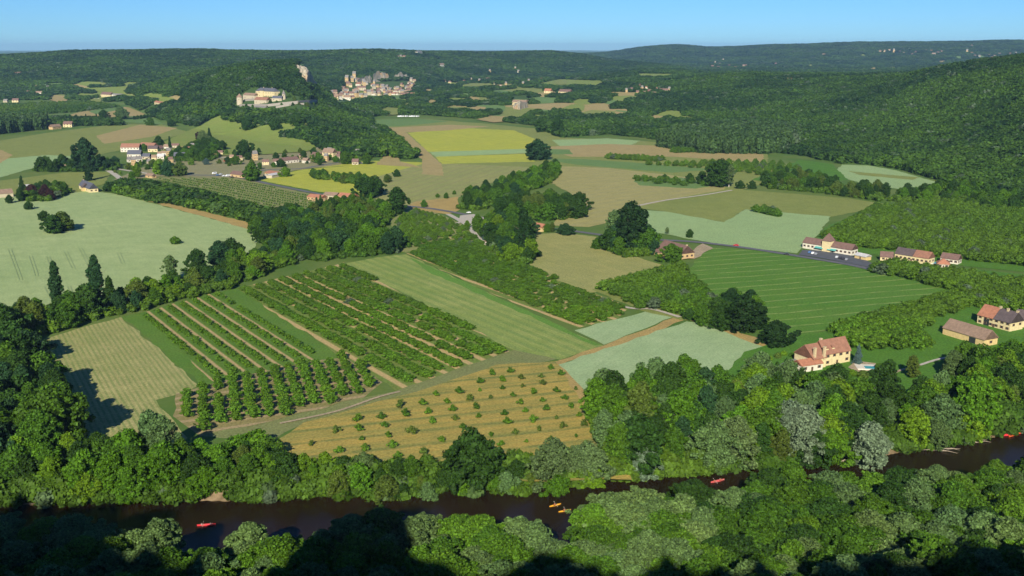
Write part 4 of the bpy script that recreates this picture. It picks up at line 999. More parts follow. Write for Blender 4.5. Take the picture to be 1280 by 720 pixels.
for (nm, lb, a, b2, D, wh, rh, wc, rc) in [('outbuilding', 'stone outbuilding with red tiled roof below the chateau', (318, 131), (333, 129), 14, 8, 5, 'stone', 'red'), ('outbuilding', 'long stone wing left of the red roofed outbuilding', (304, 125), (318, 124), 12, 9, 4, 'stone', 'tan'),
                                           ('outbuilding', 'grey roofed chapel building left of the slim tower', (340, 127), (352, 126), 9, 6, 4, 'stone', 'slate'), ('white_house', 'low white house with grey roof under the chateau terraces', (317, 140), (330, 140), 12, 6, 5, 'white', 'grey')]:
    house(nm, lb, a, b2, D, wh, rh, wc, rc, nwin=3, gwin=1)
def rampart(label, pts, h, wc):
    W = [Vector(G(*p)) for p in pts]; e = empty('garden_wall', W[0]); tag(e, label, 'wall'); mb = MB()
    for a, b2 in zip(W[:-1], W[1:]):
        d = (b2 - a); n_ = Vector((-d.y, d.x, 0)).normalized() * 1.2; a0 = a - W[0]; b0 = b2 - W[0]; zt = max(a0.z, b0.z) + h
        mb.add([a0 - n_ + Vector((0, 0, -6)), b0 - n_ + Vector((0, 0, -6)), b0 + n_ + Vector((0, 0, -6)), a0 + n_ + Vector((0, 0, -6)), (a0.x - n_.x, a0.y - n_.y, a0.z + h), (b0.x - n_.x, b0.y - n_.y, b0.z + h), (b0.x + n_.x, b0.y + n_.y, b0.z + h), (a0.x + n_.x, a0.y + n_.y, a0.z + h)],
               [(0, 1, 5, 4), (2, 3, 7, 6), (4, 5, 6, 7), (3, 0, 4, 7), (1, 2, 6, 5)])
    mb.build('wall', WC[wc], e)
rampart('long stone terrace wall running right from the chateau', [(300, 133), (318, 133), (335, 133), (352, 131), (372, 129), (386, 128), (398, 127)], 4.5, 'grey')
rampart('upper terrace wall just below the chateau', [(306, 126), (322, 125), (345, 125)], 3.5, 'grey')
rampart('lower terrace wall in front of the slim tower', [(345, 135), (362, 132), (380, 131)], 3.5, 'grey')

# bare rock
m_rock, t, b = newmat('limestone'); p = pos(t)
mpn = N(t, 'ShaderNodeMapping'); mpn.inputs['Scale'].default_value = (.12, .12, .035); t.links.new(p, mpn.inputs['Vector'])
f = ramp(t, noise(t, mpn.outputs[0], 1, 5, .7), .35, .65); c = mixc(t, f, (.16, .145, .12), (.46, .40, .29))
c = mixc(t, ramp(t, noise(t, p, .02, 2), .55, .65), c, (.46, .28, .12)); t.links.new(c, b.inputs['Base Color']); b.inputs['Roughness'].default_value = .95
def cliff(label, base, top, seed, depth=25):
    n = 60; k = 14; V = []; 
    for i in range(n + 1):
        f = i / n; bp = np.array([np.interp(f, np.linspace(0, 1, len(base)), [q_[j] for q_ in base]) for j in (0, 1)]); tp = np.array([np.interp(f, np.linspace(0, 1, len(top)), [q_[j] for q_ in top]) for j in (0, 1)])
        g = G(*bp); up = atY(tp[0], tp[1], g[1] + 12)
        for j in range(k + 1):
            s = j / k; j2 = float(fbm(f * 14 + seed, s * 5, seed, 3)) - .45; gap = float(fbm(f * 9 + seed * 3, 0, seed, 2))
            V.append((g[0] + (up[0] - g[0]) * s + j2 * 4, g[1] + 12 * s + j2 * 14 - 4, (g[2] - 5) + (up[2] - g[2] + 5) * s * (.72 + .5 * gap) + j2 * 3))
        V.append((V[-1][0], V[-1][1] + depth, V[-1][2] - 2)); V.append((V[-1][0], V[-1][1] + 2, g[2] - 30))
    m_ = k + 3; o = mesh_obj('cliff', V, [(i * m_ + j, (i + 1) * m_ + j, (i + 1) * m_ + j + 1, i * m_ + j + 1) for i in range(n) for j in range(m_ - 1)], m_rock)
    tag(o, label, 'cliff')
cliff('broken limestone cliff rising from the left part of the stacked village', [(446, 106), (456, 104), (465, 103)], [(448, 99), (456, 94), (464, 93)], 3, 12)
cliff('grey limestone cliff above the middle of the stacked village', [(466, 103), (476, 102), (487, 101)], [(467, 92), (474, 87), (486, 90)], 13, 12)
cliff('low pale limestone cliff above the right part of the stacked village', [(492, 100), (502, 100), (516, 100)], [(493, 94), (500, 90), (514, 96)], 23, 12)
cliff('bright rock face on the nose of the chateau hill', [(367, 86), (378, 96), (388, 106), (396, 112)], [(368, 80), (380, 81), (390, 93), (397, 106)], 8, 12)
cliff('small round pale rock beside the long house in the middle distance', [(641, 137), (650, 138), (660, 135)], [(642, 128), (650, 124), (659, 126)], 5, 20)

# ------------------------------------------------------------------ vehicles
PAINT = {k: flat('car_paint_' + k, c, .35, .03, 1, spec=.6) for k, c in dict(white=(.75, .76, .78), red=(.5, .03, .03), blue=(.08, .16, .32), grey=(.25, .26, .28), dark=(.04, .04, .05), silver=(.5, .52, .54)).items()}
TYRE = flat('tyre_rubber', (.03, .03, .03), .8)
def car_parts(van=False):
    body = MB(); prof = [(-2.1, .35), (-2.15, .75), (-1.2, .92), (-.65, 1.42), (.9, 1.45), (1.7, .95), (2.1, .85), (2.1, .35)] if not van else [(-2.6, .35), (-2.6, 1.1), (-2.1, 1.3), (-1.7, 2.1), (2.5, 2.15), (2.6, .35)]
    n = len(prof); v = [(x, -.88, z) for x, z in prof] + [(x, .88, z) for x, z in prof]
    body.add(v, [tuple(range(n)), tuple(range(2 * n - 1, n - 1, -1))] + [(i, n + i, n + (i + 1) % n, (i + 1) % n) for i in range(n)])
    gl = MB()
    if van: gl.box(-1.6, -.9, 1.35, 1.9, .9, 1.85)
    else: gl.box(-.7, -.9, .98, 1.1, .9, 1.30)
    return body, gl
CARM = {}
for vn in (False, True):
    body, gl = car_parts(vn); bmz = bpy.data.meshes.new('body'); bmz.from_pydata(body.v, [], body.f); bmz.materials.append(None)
    gmz = bpy.data.meshes.new('windows'); gmz.from_pydata(gl.v, [], gl.f); gmz.materials.append(M_GLASS)
    wmb = MB(); wmb.tube([(0, -.12, 0), (0, .12, 0)], [.33, .33], 12); wz = bpy.data.meshes.new('wheel'); wz.from_pydata(wmb.v, [], wmb.f); wz.materials.append(TYRE); CARM[vn] = (bmz, gmz, wz)
CARB = {}
def car(px, py, ang, paint, label, van=False, z=.44, s=1.0, group=None):
    x, y = P(px, py); zz = max(h1(x, y), 0) + z
    e = empty('parked_van' if van else 'parked_car', (x, y, zz), ang, s); tag(e, label, 'van' if van else 'car', group)
    bmz, gmz, wz = CARM[van]
    if (van, paint) not in CARB:
        q_ = bmz.copy(); q_.materials[0] = PAINT[paint]; CARB[(van, paint)] = q_
    for me, nm in ((CARB[(van, paint)], 'body'), (gmz, 'window')):
        o = bpy.data.objects.new(nm, me); col.objects.link(o); o.parent = e
    for sx in (-1.35, 1.3):
        for sy in (-.82, .82):
            o = bpy.data.objects.new('wheel', wz); col.objects.link(o); o.parent = e; o.location = (sx * (1.25 if van else 1), sy, .33)
for i, (px, py, c) in enumerate([(1012, 317, 'blue'), (1016, 318, 'white'), (1020, 319, 'grey'), (1046, 323, 'silver'), (1050, 324, 'dark'), (1054, 325, 'dark'), (1058, 326, 'grey')]):
    car(px, py, R(60), c, '%s car, number %s from the left in the inn car park' % (c, ('one', 'two', 'three', 'four', 'five', 'six', 'seven')[i]))
car(920, 308, R(-15), 'red', 'red car driving along the road right of the wide farmhouse'); car(983, 319, R(-18), 'dark', 'dark car on the road left of the inn car park')
for i, (px, py, c, vn) in enumerate([(308, 219, 'white', 0), (312, 221, 'white', 0), (317, 221, 'silver', 0), (322, 222, 'blue', 0), (328, 222, 'white', 1), (334, 223, 'white', 1)]):
    pass
for i, (px, py, c, vn) in enumerate([(268, 218, 'white', 1), (272, 220, 'blue', 0), (276, 219, 'silver', 0), (280, 221, 'white', 0), (285, 221, 'white', 1), (290, 222.5, 'dark', 0)]):
    car(px, py, R(50), c, '%s %s, %s of the row parked beside the brown roofed house' % (c, 'van' if vn else 'car', ('first', 'second', 'third', 'fourth', 'fifth', 'last')[i]), bool(vn), s=1.1)
car(451, 252, R(-15), 'white', 'white van on the road beside the right hand workshop', True); car(474, 256, R(-15), 'white', 'white car parked on the verge right of the white van'); car(404, 244, R(-12), 'dark', 'dark car on the road behind the workshops')
car(596, 290, R(-70), 'dark', 'dark car on the gravel lane below the junction'); car(586, 267, R(-15), 'white', 'white car at the road junction'); car(281, 202, R(0), 'red', 'red car in the village yard'); car(232, 219, R(0), 'dark', 'dark car at the village end of the road')
for i, px in enumerate([421, 427, 436, 499, 503, 508, 513, 517, 522]):
    x, y = P(px, 146); car(px, 146.3, R(10 + 20 * (i % 3)), 'white', 'white caravan in the row at the far edge of the tan fields', True, z=.2, s=1.5, group='caravans at the far field edge')

# ------------------------------------------------------------------ canoes, kayaks and their paddlers
M_HULL = {k: flat('hull_' + k, c, .35, .05, 1, spec=.5) for k, c in dict(red=(.62, .04, .05), yellow=(.75, .38, .03), orange=(.70, .12, .03), pink=(.55, .10, .10)).items()}
M_SKIN = flat('skin', (.45, .27, .19), .6); M_VEST = flat('life_vest', (.55, .14, .05), .7); M_VESTB = flat('pale_shirt', (.55, .58, .62), .7); M_HAIR = flat('hair', (.06, .04, .03), .7); M_WOODP = flat('paddle_plastic', (.6, .58, .5), .5)
def hull_mesh(L, W, hgt):
    n = 14; V = []; Fc = []; k = 7
    for i in range(n + 1):
        s = -1 + 2 * i / n; w_ = max(.02, W / 2 * (1 - abs(s) ** 2.4)); zt = hgt * (1 + .45 * abs(s) ** 3)
        for j in range(k):
            a = math.pi * j / (k - 1); V.append((s * L / 2, -math.cos(a) * w_, zt - math.sin(a) ** .6 * zt * (1 - .15 * abs(s))))
    for i in range(n + 1):
        s = -1 + 2 * i / n; w_ = max(.01, W / 2 * (1 - abs(s) ** 2.4) - .05); zt = hgt * (1 + .45 * abs(s) ** 3)
        for j in range(k):
            a = math.pi * j / (k - 1); V.append((s * L / 2 * .985, -math.cos(a) * w_, zt - math.sin(a) ** .6 * (zt - .06) * (1 - .15 * abs(s)) * (.92)))
    o = (n + 1) * k
    for i in range(n):
        for j in range(k - 1):
            a = i * k + j; Fc.append((a, a + 1, a + k + 1, a + k)); Fc.append((o + a, o + a + k, o + a + k + 1, o + a + 1))
        a = i * k; Fc.append((a, a + k, o + a + k, o + a)); a = i * k + k - 1; Fc.append((a, o + a, o + a + k, a + k))
    m = bpy.data.meshes.new('hull'); m.from_pydata(V, [], Fc); return m
CANOE = hull_mesh(5.2, .95, .42); KAYAK = hull_mesh(4.0, .78, .28)
SEATM = MB(); SEATM.box(-.25, -.36, .16, .1, .36, .24); SEATM.box(.05, -.3, .24, .1, .3, .5)
def person_mesh():
    """a seated paddler grown as one skin over a skeleton"""
    J = [((0, 0, .12), .15), ((0, 0, .36), .15), ((0, 0, .56), .17), ((0, 0, .68), .075), ((0, 0, .80), .105), ((0, 0, .90), .09),
         ((0, .20, .58), .07), ((.14, .34, .38), .05), ((.38, .26, .36), .04), ((0, -.20, .58), .07), ((.16, -.34, .42), .05), ((.38, -.22, .44), .04),
         ((.06, .10, .10), .10), ((.42, .14, .26), .075), ((.78, .12, .08), .05), ((.06, -.10, .10), .10), ((.42, -.14, .26), .075), ((.78, -.12, .08), .05), ((.92, .12, .12), .04), ((.92, -.12, .12), .04)]
    E = [(0, 1), (1, 2), (2, 3), (3, 4), (4, 5), (2, 6), (6, 7), (7, 8), (2, 9), (9, 10), (10, 11), (0, 12), (12, 13), (13, 14), (0, 15), (15, 16), (16, 17), (14, 18), (17, 19)]
    m = bpy.data.meshes.new('tmp'); m.from_pydata([j[0] for j in J], E, []); o = bpy.data.objects.new('tmp', m); col.objects.link(o)
    md = o.modifiers.new('s', 'SKIN'); 
    for i, v in enumerate(m.skin_vertices[0].data): v.radius = (J[i][1], J[i][1]); v.use_root = (i == 0)
    sb = o.modifiers.new('b', 'SUBSURF'); sb.levels = 1; sb.render_levels = 1
    dg = bpy.context.evaluated_depsgraph_get(); me = bpy.data.meshes.new_from_object(o.evaluated_get(dg)); bpy.data.objects.remove(o); me.name = 'person'
    return me
PM = person_mesh()
def person_variant(shirt):
    me = PM.copy(); me.materials.clear()
    for q_ in (M_SKIN, shirt, M_HAIR, M_DOOR): me.materials.append(q_)
    for p_ in me.polygons:
        c = p_.center; p_.use_smooth = True
        p_.material_index = 1 if (.18 < c.z < .66 and abs(c.x) < .2 and abs(c.y) < .27) else (2 if c.z > .86 or (c.z > .74 and c.x < -.02) else (3 if c.z < .3 and c.x < .5 and c.x > -.2 else 0))
    return me
PV = [person_variant(M_VEST), person_variant(M_VESTB)]
PADM = MB(); PADM.tube([(0, -1.05, 0), (0, 1.05, 0)], [.022, .022], 6); PADM.box(-.02, 1.0, -.09, .02, 1.42, .09); PADM.box(-.02, -1.42, -.09, .02, -1.0, .09)
def mesh_of(mb, name, mat):
    m = bpy.data.meshes.new(name); m.from_pydata(mb.v, [], mb.f); m.materials.append(mat); return m
PADDLE = mesh_of(PADM, 'paddle', M_WOODP); SEAT = mesh_of(SEATM, 'seat', M_DOOR)
def boat(px, py, ang, colr, hull, label, people=(), z=-3.0, group=None, name='kayak', where=''):
    x, y = P(px, py, -3.0); e = empty(name, (x, y, z - .08), ang); tag(e, label, name, group); s = 1.15; e.scale = (s,) * 3
    me = hull.copy(); me.materials.clear(); me.materials.append(M_HULL[colr])
    o = bpy.data.objects.new('hull', me); col.objects.link(o); o.parent = e
    for sx in ((-1.4, 1.1) if name == 'canoe' else (-.3,)):
        o = bpy.data.objects.new('seat', SEAT); col.objects.link(o); o.parent = e; o.location = (sx + .05, 0, 0)
    for i, (sx, pv) in enumerate(people):
        c, s_ = math.cos(ang), math.sin(ang); q_ = bpy.data.objects.new('person', PV[pv]); col.objects.link(q_); q_.location = (x + c * sx * s, y + s_ * sx * s, z + .12); q_.rotation_euler = (0, 0, ang); q_.scale = (1.1,) * 3
        tag(q_, '%s paddler in %s sitting in the %s' % (('rear', 'front')[i] if len(people) > 1 else 'lone', ('an orange vest', 'a pale shirt')[pv], where), 'person')
        pd = bpy.data.objects.new('paddle', PADDLE); col.objects.link(pd); pd.location = (x + c * (sx + .42) * s, y + s_ * (sx + .42) * s, z + .58); pd.rotation_euler = (R(18 - 36 * i), R(0), ang)
        tag(pd, 'pale double bladed paddle held by the %s paddler in the %s' % (('rear', 'front')[i] if len(people) > 1 else 'lone', where), 'paddle')
boat(258, 657, R(8), 'red', CANOE, 'red canoe with two people near the left end of the river', ((-1.35, 1), (1.15, 1)), name='canoe', where='red canoe')
boat(694, 632, R(28), 'yellow', KAYAK, 'yellow kayak, upper left one of the pair in mid river', ((-.25, 0),), where='upper yellow kayak')
boat(706, 639, R(22), 'yellow', KAYAK, 'yellow kayak, lower right one of the pair in mid river', ((-.25, 0),), where='lower yellow kayak')
boat(897, 602, R(25), 'pink', CANOE, 'faded red canoe with two people close to the overhanging near bank', ((-1.35, 0), (1.15, 0)), name='canoe', where='faded red canoe')
for i, (px, py, a, c) in enumerate([(1258, 545, 10, 'red'), (1263, 543, 25, 'red'), (1266, 545, 35, 'orange'), (1272, 542, 15, 'yellow'), (1276, 542, 20, 'red')]):
    boat(px, py, R(a), c, CANOE, '%s canoe drawn up on the gravel bank at right, %s from the left' % (c, ('first', 'second', 'third', 'fourth', 'fifth')[i]), z=-2.9, name='canoe')
# drowned branches at the far bank
M_DEAD = flat('dead_wood', (.30, .25, .19), .9, .2, 3)
for i, (px, py, L_) in enumerate([(1172, 563, 9), (1182, 561, 7), (1050, 577, 6), (45, 630, 7), (1222, 553, 6)]):
    x, y = P(px, py, -3); mb = MB()
    for k in range(5):
        a = random.uniform(-.6, .6) + (2.9 if k % 2 else 0); l = L_ * random.uniform(.4, 1)
        mb.tube([(0, 0, 0), (math.cos(a) * l * .5, math.sin(a) * l * .5, .7), (math.cos(a) * l, math.sin(a) * l, random.uniform(.1, 1.3))], [.22, .14, .05], 5)
    o = mb.build('driftwood', M_DEAD); o.location = (x, y, -3.1)
    tag(o, ['pale driftwood heap at the waterline below the right silver willow', 'smaller driftwood branch just right of the largest pale heap', 'dead branches at the waterline between two silver willows', 'driftwood at the far left shore of the river', 'fallen branches left of the beached canoes'][i], 'driftwood')
# ------------------------------------------------------------------ trees one can tell apart
def PT(px, py): return P(px, py)
def tr(px, py, ytop, kind, c, label, cat='tree', group=None, wk=1.0, name=None):
    """a tree whose foot is at (px,py) and whose top reaches ytop in the photo"""
    x, y, z = G(px, py); zt = atY(px, ytop, y)[2]
    return tree(x, y, kind, max(2.5, zt - z), c, label, cat, group, name, wk, z=z)
UND = []
BOATS = [(258, 657), (694, 632), (706, 639), (897, 602), (1258, 545), (1266, 545), (1276, 542)]
def near_boat(x, y):
    a, b2 = proj(x, y, 0)
    return any(abs(a - bx) < 24 and b2 > by - 17 for bx, by in BOATS[4:])
def belt(poly, sp, kds, cols, hr, label, group, seed, cat='tree', wk=1.0, mid=False, name=None):
    r = random.Random(seed); UND.extend(fill(poly, 5.5, seed + 500))
    for (x, y) in fill(poly, sp, seed):
        if near_boat(x, y): continue
        k = r.choice(kds); c = r.choice(cols); hgt = r.uniform(*hr)
        if mid:
            single(name or 'tree', r.choice(MIDT), x, y, hgt / 11., c, label, cat, group, wk, z=max(-.2, h1(x, y) - .2))
        else: tree(x, y, k, hgt, c, label, cat, group, name, wk)
def mass(name, poly, sp, hr, label):
    W = [G(*a)[:2] for a in poly]; r = random.Random(len(name)); x0 = min(a[0] for a in W); x1 = max(a[0] for a in W); y = min(a[1] for a in W); y1 = max(a[1] for a in W); out = []
    while y < y1:
        x = x0
        while x < x1:
            a = x + r.uniform(-.4, .4) * sp; b2 = y + r.uniform(-.4, .4) * sp
            if inpoly(a, b2, W): out.append((a, b2, h1(a, b2) - 1, sp * r.uniform(1.1, 1.6), r.uniform(*hr)))
            x += sp
        y += sp * .9
    q_ = np.array(out); scatter(name, q_[:, :3], q_[:, 3], FK + WOODT[:1] if 'spur' in name else FK + WOODT, None, label, zs=q_[:, 4])
GREENS = ['mid', 'deep', 'mid', 'bright', 'olive', 'lime', 'mid', 'deep']
# --- far bank of the river, left to right
belt([(-60, 430), (0, 420), (45, 440), (40, 470), (70, 500), (90, 540), (60, 590), (-60, 590)], 11, ['tall', 'broad'], ['deep', 'mid', 'deep', 'blue', 'mid'], (15, 21), 'tall green tree in the dense grove left of the hay stubble field', 'grove left of the hay stubble field', 11, name='riverside_tree')
belt([(-80, 585), (60, 585), (110, 575), (130, 570), (210, 580), (250, 592), (250, 612), (60, 618), (-80, 620)], 9.5, ['broad', 'tall', 'broad'], ['bright', 'mid', 'lime', 'mid', 'deep'], (10, 16), 'leafy green tree on the far bank below the hay stubble field', 'far bank trees below the hay stubble field', 12, name='riverside_tree')
belt([(250, 575), (300, 578), (345, 585), (420, 590), (480, 606), (480, 612), (250, 616)], 8.5, ['broad', 'broad', 'tall'], ['bright', 'mid', 'bright', 'olive', 'deep', 'lime'], (7, 11), 'rounded bright green tree on the far bank above the red canoe', 'far bank trees above the red canoe', 13, name='riverside_tree')
belt([(400, 590), (480, 594), (560, 597), (640, 594), (740, 582), (745, 603), (680, 607), (620, 608), (480, 613), (400, 612)], 8.2, ['broad', 'tall', 'broad'], ['bright', 'mid', 'deep', 'sage', 'olive'], (6.5, 10.5), 'green bank tree between the golden meadow and the dark water', 'far bank trees below the golden meadow', 14, name='riverside_tree')
belt([(752, 505), (800, 490), (880, 480), (900, 500), (900, 560), (850, 585), (770, 592), (748, 560), (738, 515)], 10, ['broad', 'tall', 'tall', 'birch'], ['mid', 'deep', 'deep', 'bright', 'mid', 'blue', 'sage'], (13, 19), 'green tree in the dense riverside wood below the pale cereal field', 'riverside wood below the pale cereal field', 15, name='riverside_tree')
belt([(900, 480), (960, 482), (1005, 500), (1060, 510), (1110, 510), (1160, 500), (1220, 490), (1300, 470), (1340, 500), (1300, 532), (1200, 545), (1060, 568), (900, 583)], 10.5, ['broad', 'tall', 'broad', 'birch'], ['mid', 'deep', 'bright', 'lime', 'mid', 'sage', 'olive'], (11, 17), 'green tree in the riverside wood below the manor', 'riverside wood below the manor', 16, name='riverside_tree')
belt([(1195, 468), (1240, 455), (1300, 440), (1360, 450), (1340, 490), (1230, 495)], 11, ['broad', 'tall'], ['lime', 'mid', 'bright', 'deep'], (12, 17), 'bright green tree in the thicket below the farmhouse at right', 'thicket below the right hand farmhouse', 17, name='riverside_tree')
# named ones
tr(190, 580, 515, 'birch', 'sage', 'slender pale leaved tree standing before the lower corner of the hay stubble field')
tr(205, 590, 522, 'birch', 'sage', 'second slender pale tree just right of the first one at the hay field corner')
tr(590, 612, 542, 'broad', 'deep', 'large dark round tree standing in front of the golden meadow', wk=.9)
tr(515, 604, 570, 'birch', 'mid', 'thin young tree left of the large dark tree at the golden meadow')
for (px, b_, tp, k, c, lb) in [(1003, 572, 512, 'willow', 'silver', 'silver grey willow, left one of the two brightest by the river'), (1085, 586, 532, 'willow', 'silver', 'silver grey willow, right one of the two brightest by the river'), (985, 560, 505, 'willow', 'silver', 'smaller silver willow crown behind the left bright willow'),
                               (1170, 560, 527, 'willow', 'sage', 'small silvery willow leaning over the water at right'), (893, 585, 531, 'willow', 'sage', 'drooping grey green willow beside the faded red canoe'), (920, 575, 525, 'willow', 'grey', 'grey olive willow right of the drooping grey green one'),
                               (836, 520, 487, 'willow', 'silver', 'rounded pale willow half way up the riverside wood'), (868, 525, 483, 'willow', 'sage', 'grey willow right of the rounded pale one'), (806, 595, 556, 'willow', 'silver', 'blue grey willow overhanging the river left of the bright green tree'),
                               (690, 604, 552, 'willow', 'grey', 'grey green willow at the lower right of the golden meadow'), (735, 604, 556, 'willow', 'grey', 'second grey green willow right of the first below the golden meadow'), (1078, 575, 545, 'willow', 'silver', 'small silver tree in front of the right bright willow'),
                               (765, 520, 468, 'broad', 'deep', 'big dark round tree at the left corner of the pale cereal field'), (800, 550, 480, 'birch', 'olive', 'tall pale trunked tree with yellow green crown in front of the pale field'), (838, 510, 455, 'tall', 'deep', 'dark tall tree reaching above the pale cereal field'),
                               (1013, 515, 466, 'birch', 'mid', 'white trunked tree left of the dark tree below the manor'), (1044, 490, 457, 'broad', 'deep', 'dark ball shaped tree directly in front of the manor'), (1105, 515, 455, 'birch', 'deep', 'tall tree with pale forked trunk right of the lawn'),
                               (981, 482, 448, 'fir', 'deep', 'dark conifer left of the manor yard'), (970, 483, 452, 'fir', 'deep', 'second dark conifer left of the first by the manor yard'), (1072, 455, 431, 'fir', 'spruce', 'blue spruce standing against the right gable of the manor'),
                               (1140, 472, 445, 'tall', 'olive', 'olive coloured tree between the lawn and the straight path'), (1160, 520, 478, 'broad', 'lime', 'bright green spreading tree above the small leaning willow'), (1215, 545, 470, 'tall', 'bright', 'very tall bright green tree by the beached canoes'),
                               (742, 612, 584, 'broad', 'lime', 'low lime green tree overhanging the water in mid river'), (1190, 470, 440, 'willow', 'sage', 'blue green rounded tree right of the long barn path'),
                               (160, 626, 588, 'broad', 'bright', 'bright green tree leaning far over the water at left'), (70, 560, 487, 'broad', 'mid', 'huge rounded tree casting shadow on the hay stubble field')]:
    tr(px, b_, tp, k, c, lb, name={'spruce': 'spruce_tree'}.get(c))
# --- belt between the pale left field and the orchards
belt([(-40, 400), (40, 395), (60, 392), (150, 372), (260, 348), (330, 318), (380, 302), (400, 316), (330, 345), (290, 360), (180, 388), (140, 395), (60, 418), (-40, 425)], 12.5, ['broad', 'tall', 'broad'], ['mid', 'deep', 'bright', 'blue', 'lime', 'olive', 'mid'], (8, 14), 'green tree in the belt between the pale left field and the orchards', 'belt between the pale left field and the orchards', 21, name='hedgerow_tree')
tr(72, 385, 326, 'poplar', 'blue', 'columnar poplar at the pale field, left and broader of the two'); tr(123, 388, 319, 'poplar', 'blue', 'columnar poplar at the pale field, right and taller of the two')
tr(139, 388, 346, 'fir', 'deep', 'dark pointed conifer just right of the taller poplar', wk=1.2); tr(110, 396, 358, 'broad', 'deep', 'bushy dark tree at the foot of the taller poplar'); tr(214, 352, 320, 'birch', 'sage', 'thin spiky tree standing above the belt of trees')
tr(46, 415, 378, 'tall', 'olive', 'dark olive tree left of the first poplar'); tr(248, 345, 312, 'tall', 'deep', 'dark round crowned tree above the lower right of the pale field'); tr(290, 330, 300, 'broad', 'deep', 'rounded dark tree, right one of a pair by the pale field'); tr(275, 332, 303, 'broad', 'blue', 'rounded dark tree, left one of a pair by the pale field')
# --- woods in the middle
belt([(318, 288), (365, 268), (380, 276), (410, 292), (385, 305), (330, 308)], 13, ['broad'], ['deep', 'mid', 'blue'], (12, 15), 'tree of the dense clump at the corner of the pale left field', 'clump at the corner of the pale left field', 22, name='grove_tree')
belt([(378, 322), (400, 300), (440, 300), (498, 308), (498, 318), (440, 322), (400, 328)], 11.5, ['broad', 'tall'], ['deep', 'blue', 'mid', 'bright'], (13, 18), 'tree of the large dark wood above the striped meadow', 'dark wood above the striped meadow', 23, name='grove_tree')
belt([(380, 275), (400, 258), (450, 256), (500, 262), (486, 278), (470, 292), (440, 296), (405, 286)], 13, ['broad', 'tall', 'fir'], ['mid', 'deep', 'bright', 'mid', 'olive'], (8, 14), 'tree in the mixed grove below the orange roofed workshops', 'grove below the workshops', 24, name='grove_tree')
tr(497, 268, 235, 'tall', 'deep', 'tall dark oval tree beside the road above the light orchard', wk=1.15); tr(415, 288, 254, 'fir', 'olive', 'tall dark conifer with brown tint in the mixed grove'); tr(407, 284, 258, 'fir', 'olive', 'second tall conifer left of the brown tinted one')
belt([(572, 262), (588, 248), (640, 232), (690, 214), (702, 216), (690, 228), (660, 240), (650, 246), (600, 264)], 14, ['broad', 'tall'], ['deep', 'mid', 'bright', 'blue', 'mid'], (11, 16), 'tree in the wood running away from the road in the middle', 'wood running away from the middle road', 25, name='grove_tree')
belt([(610, 270), (650, 258), (690, 254), (730, 262), (728, 272), (700, 276), (640, 276)], 13, ['broad', 'tall'], ['deep', 'mid', 'olive', 'deep'], (13, 17), 'dark tree in the rounded wood above the tan meadow', 'rounded wood above the tan meadow', 26, name='grove_tree')
belt([(596, 290), (640, 284), (664, 292), (664, 330), (640, 332), (620, 318), (606, 300)], 11, ['tall', 'broad', 'broad'], ['deep', 'deep', 'mid', 'lime', 'blue'], (10, 16), 'tree in the narrow wood left of the tan meadow', 'narrow wood left of the tan meadow', 27)
tr(655, 320, 262, 'fir', 'dark', 'tallest dark conifer between the lane and the tan meadow', wk=1.2); tr(584, 285, 276, 'broad', 'lime', 'small lime green tree at the road junction'); tr(607, 300, 280, 'fir', 'spruce', 'blue grey conifer by the bend of the gravel lane', name='spruce_tree')
belt([(748, 310), (790, 300), (818, 305), (818, 320), (780, 322)], 11, ['tall', 'broad'], ['deep', 'mid', 'deep', 'blue'], (11, 17), 'dark tree in the clump hiding the small red house', 'clump hiding the red house', 28)
tr(788, 316, 254, 'tall', 'dark', 'tallest dark tree rising above the small red house'); tr(768, 300, 264, 'tall', 'sage', 'slim tree left of the tallest dark one by the red house'); tr(808, 316, 286, 'broad', 'mid', 'bushy tree between the red house and the wide farmhouse'); tr(746, 311, 298, 'broad', 'mid', 'low round bush like tree left of the red house')
tr(839, 328, 306, 'broad', 'mid', 'round green tree covering the front of the wide farmhouse', wk=1.1); tr(862, 297, 287, 'broad', 'deep', 'single dark bush behind the wide farmhouse'); tr(834, 293, 284, 'birch', 'grey', 'thin bare looking tree behind the wide farmhouse')
tr(707, 294, 280, 'broad', 'blue', 'blue green rounded tree beyond the tan meadow', wk=1.3); tr(690, 290, 278, 'tall', 'olive', 'small brownish tree by the orange walled house'); tr(684, 290, 280, 'broad', 'mid', 'small green tree right of the orange walled house')
belt([(870, 405), (895, 380), (945, 385), (950, 408), (920, 412)], 12, ['broad'], ['deep', 'mid', 'dark'], (9, 13), 'dark tree in the clump between the pale cereal and the green field', 'clump between pale cereal and green field', 29)
tr(930, 413, 373, 'broad', 'dark', 'large dark round tree beside the green striped field', wk=1.25); tr(903, 412, 383, 'broad', 'deep', 'dark tree left of the large one beside the green striped field'); tr(969, 432, 403, 'broad', 'dark', 'lone dark bushy tree at the corner of the pale cereal field', wk=1.3); tr(862, 400, 386, 'broad', 'deep', 'small dark tree at the end of the ochre grass strip')
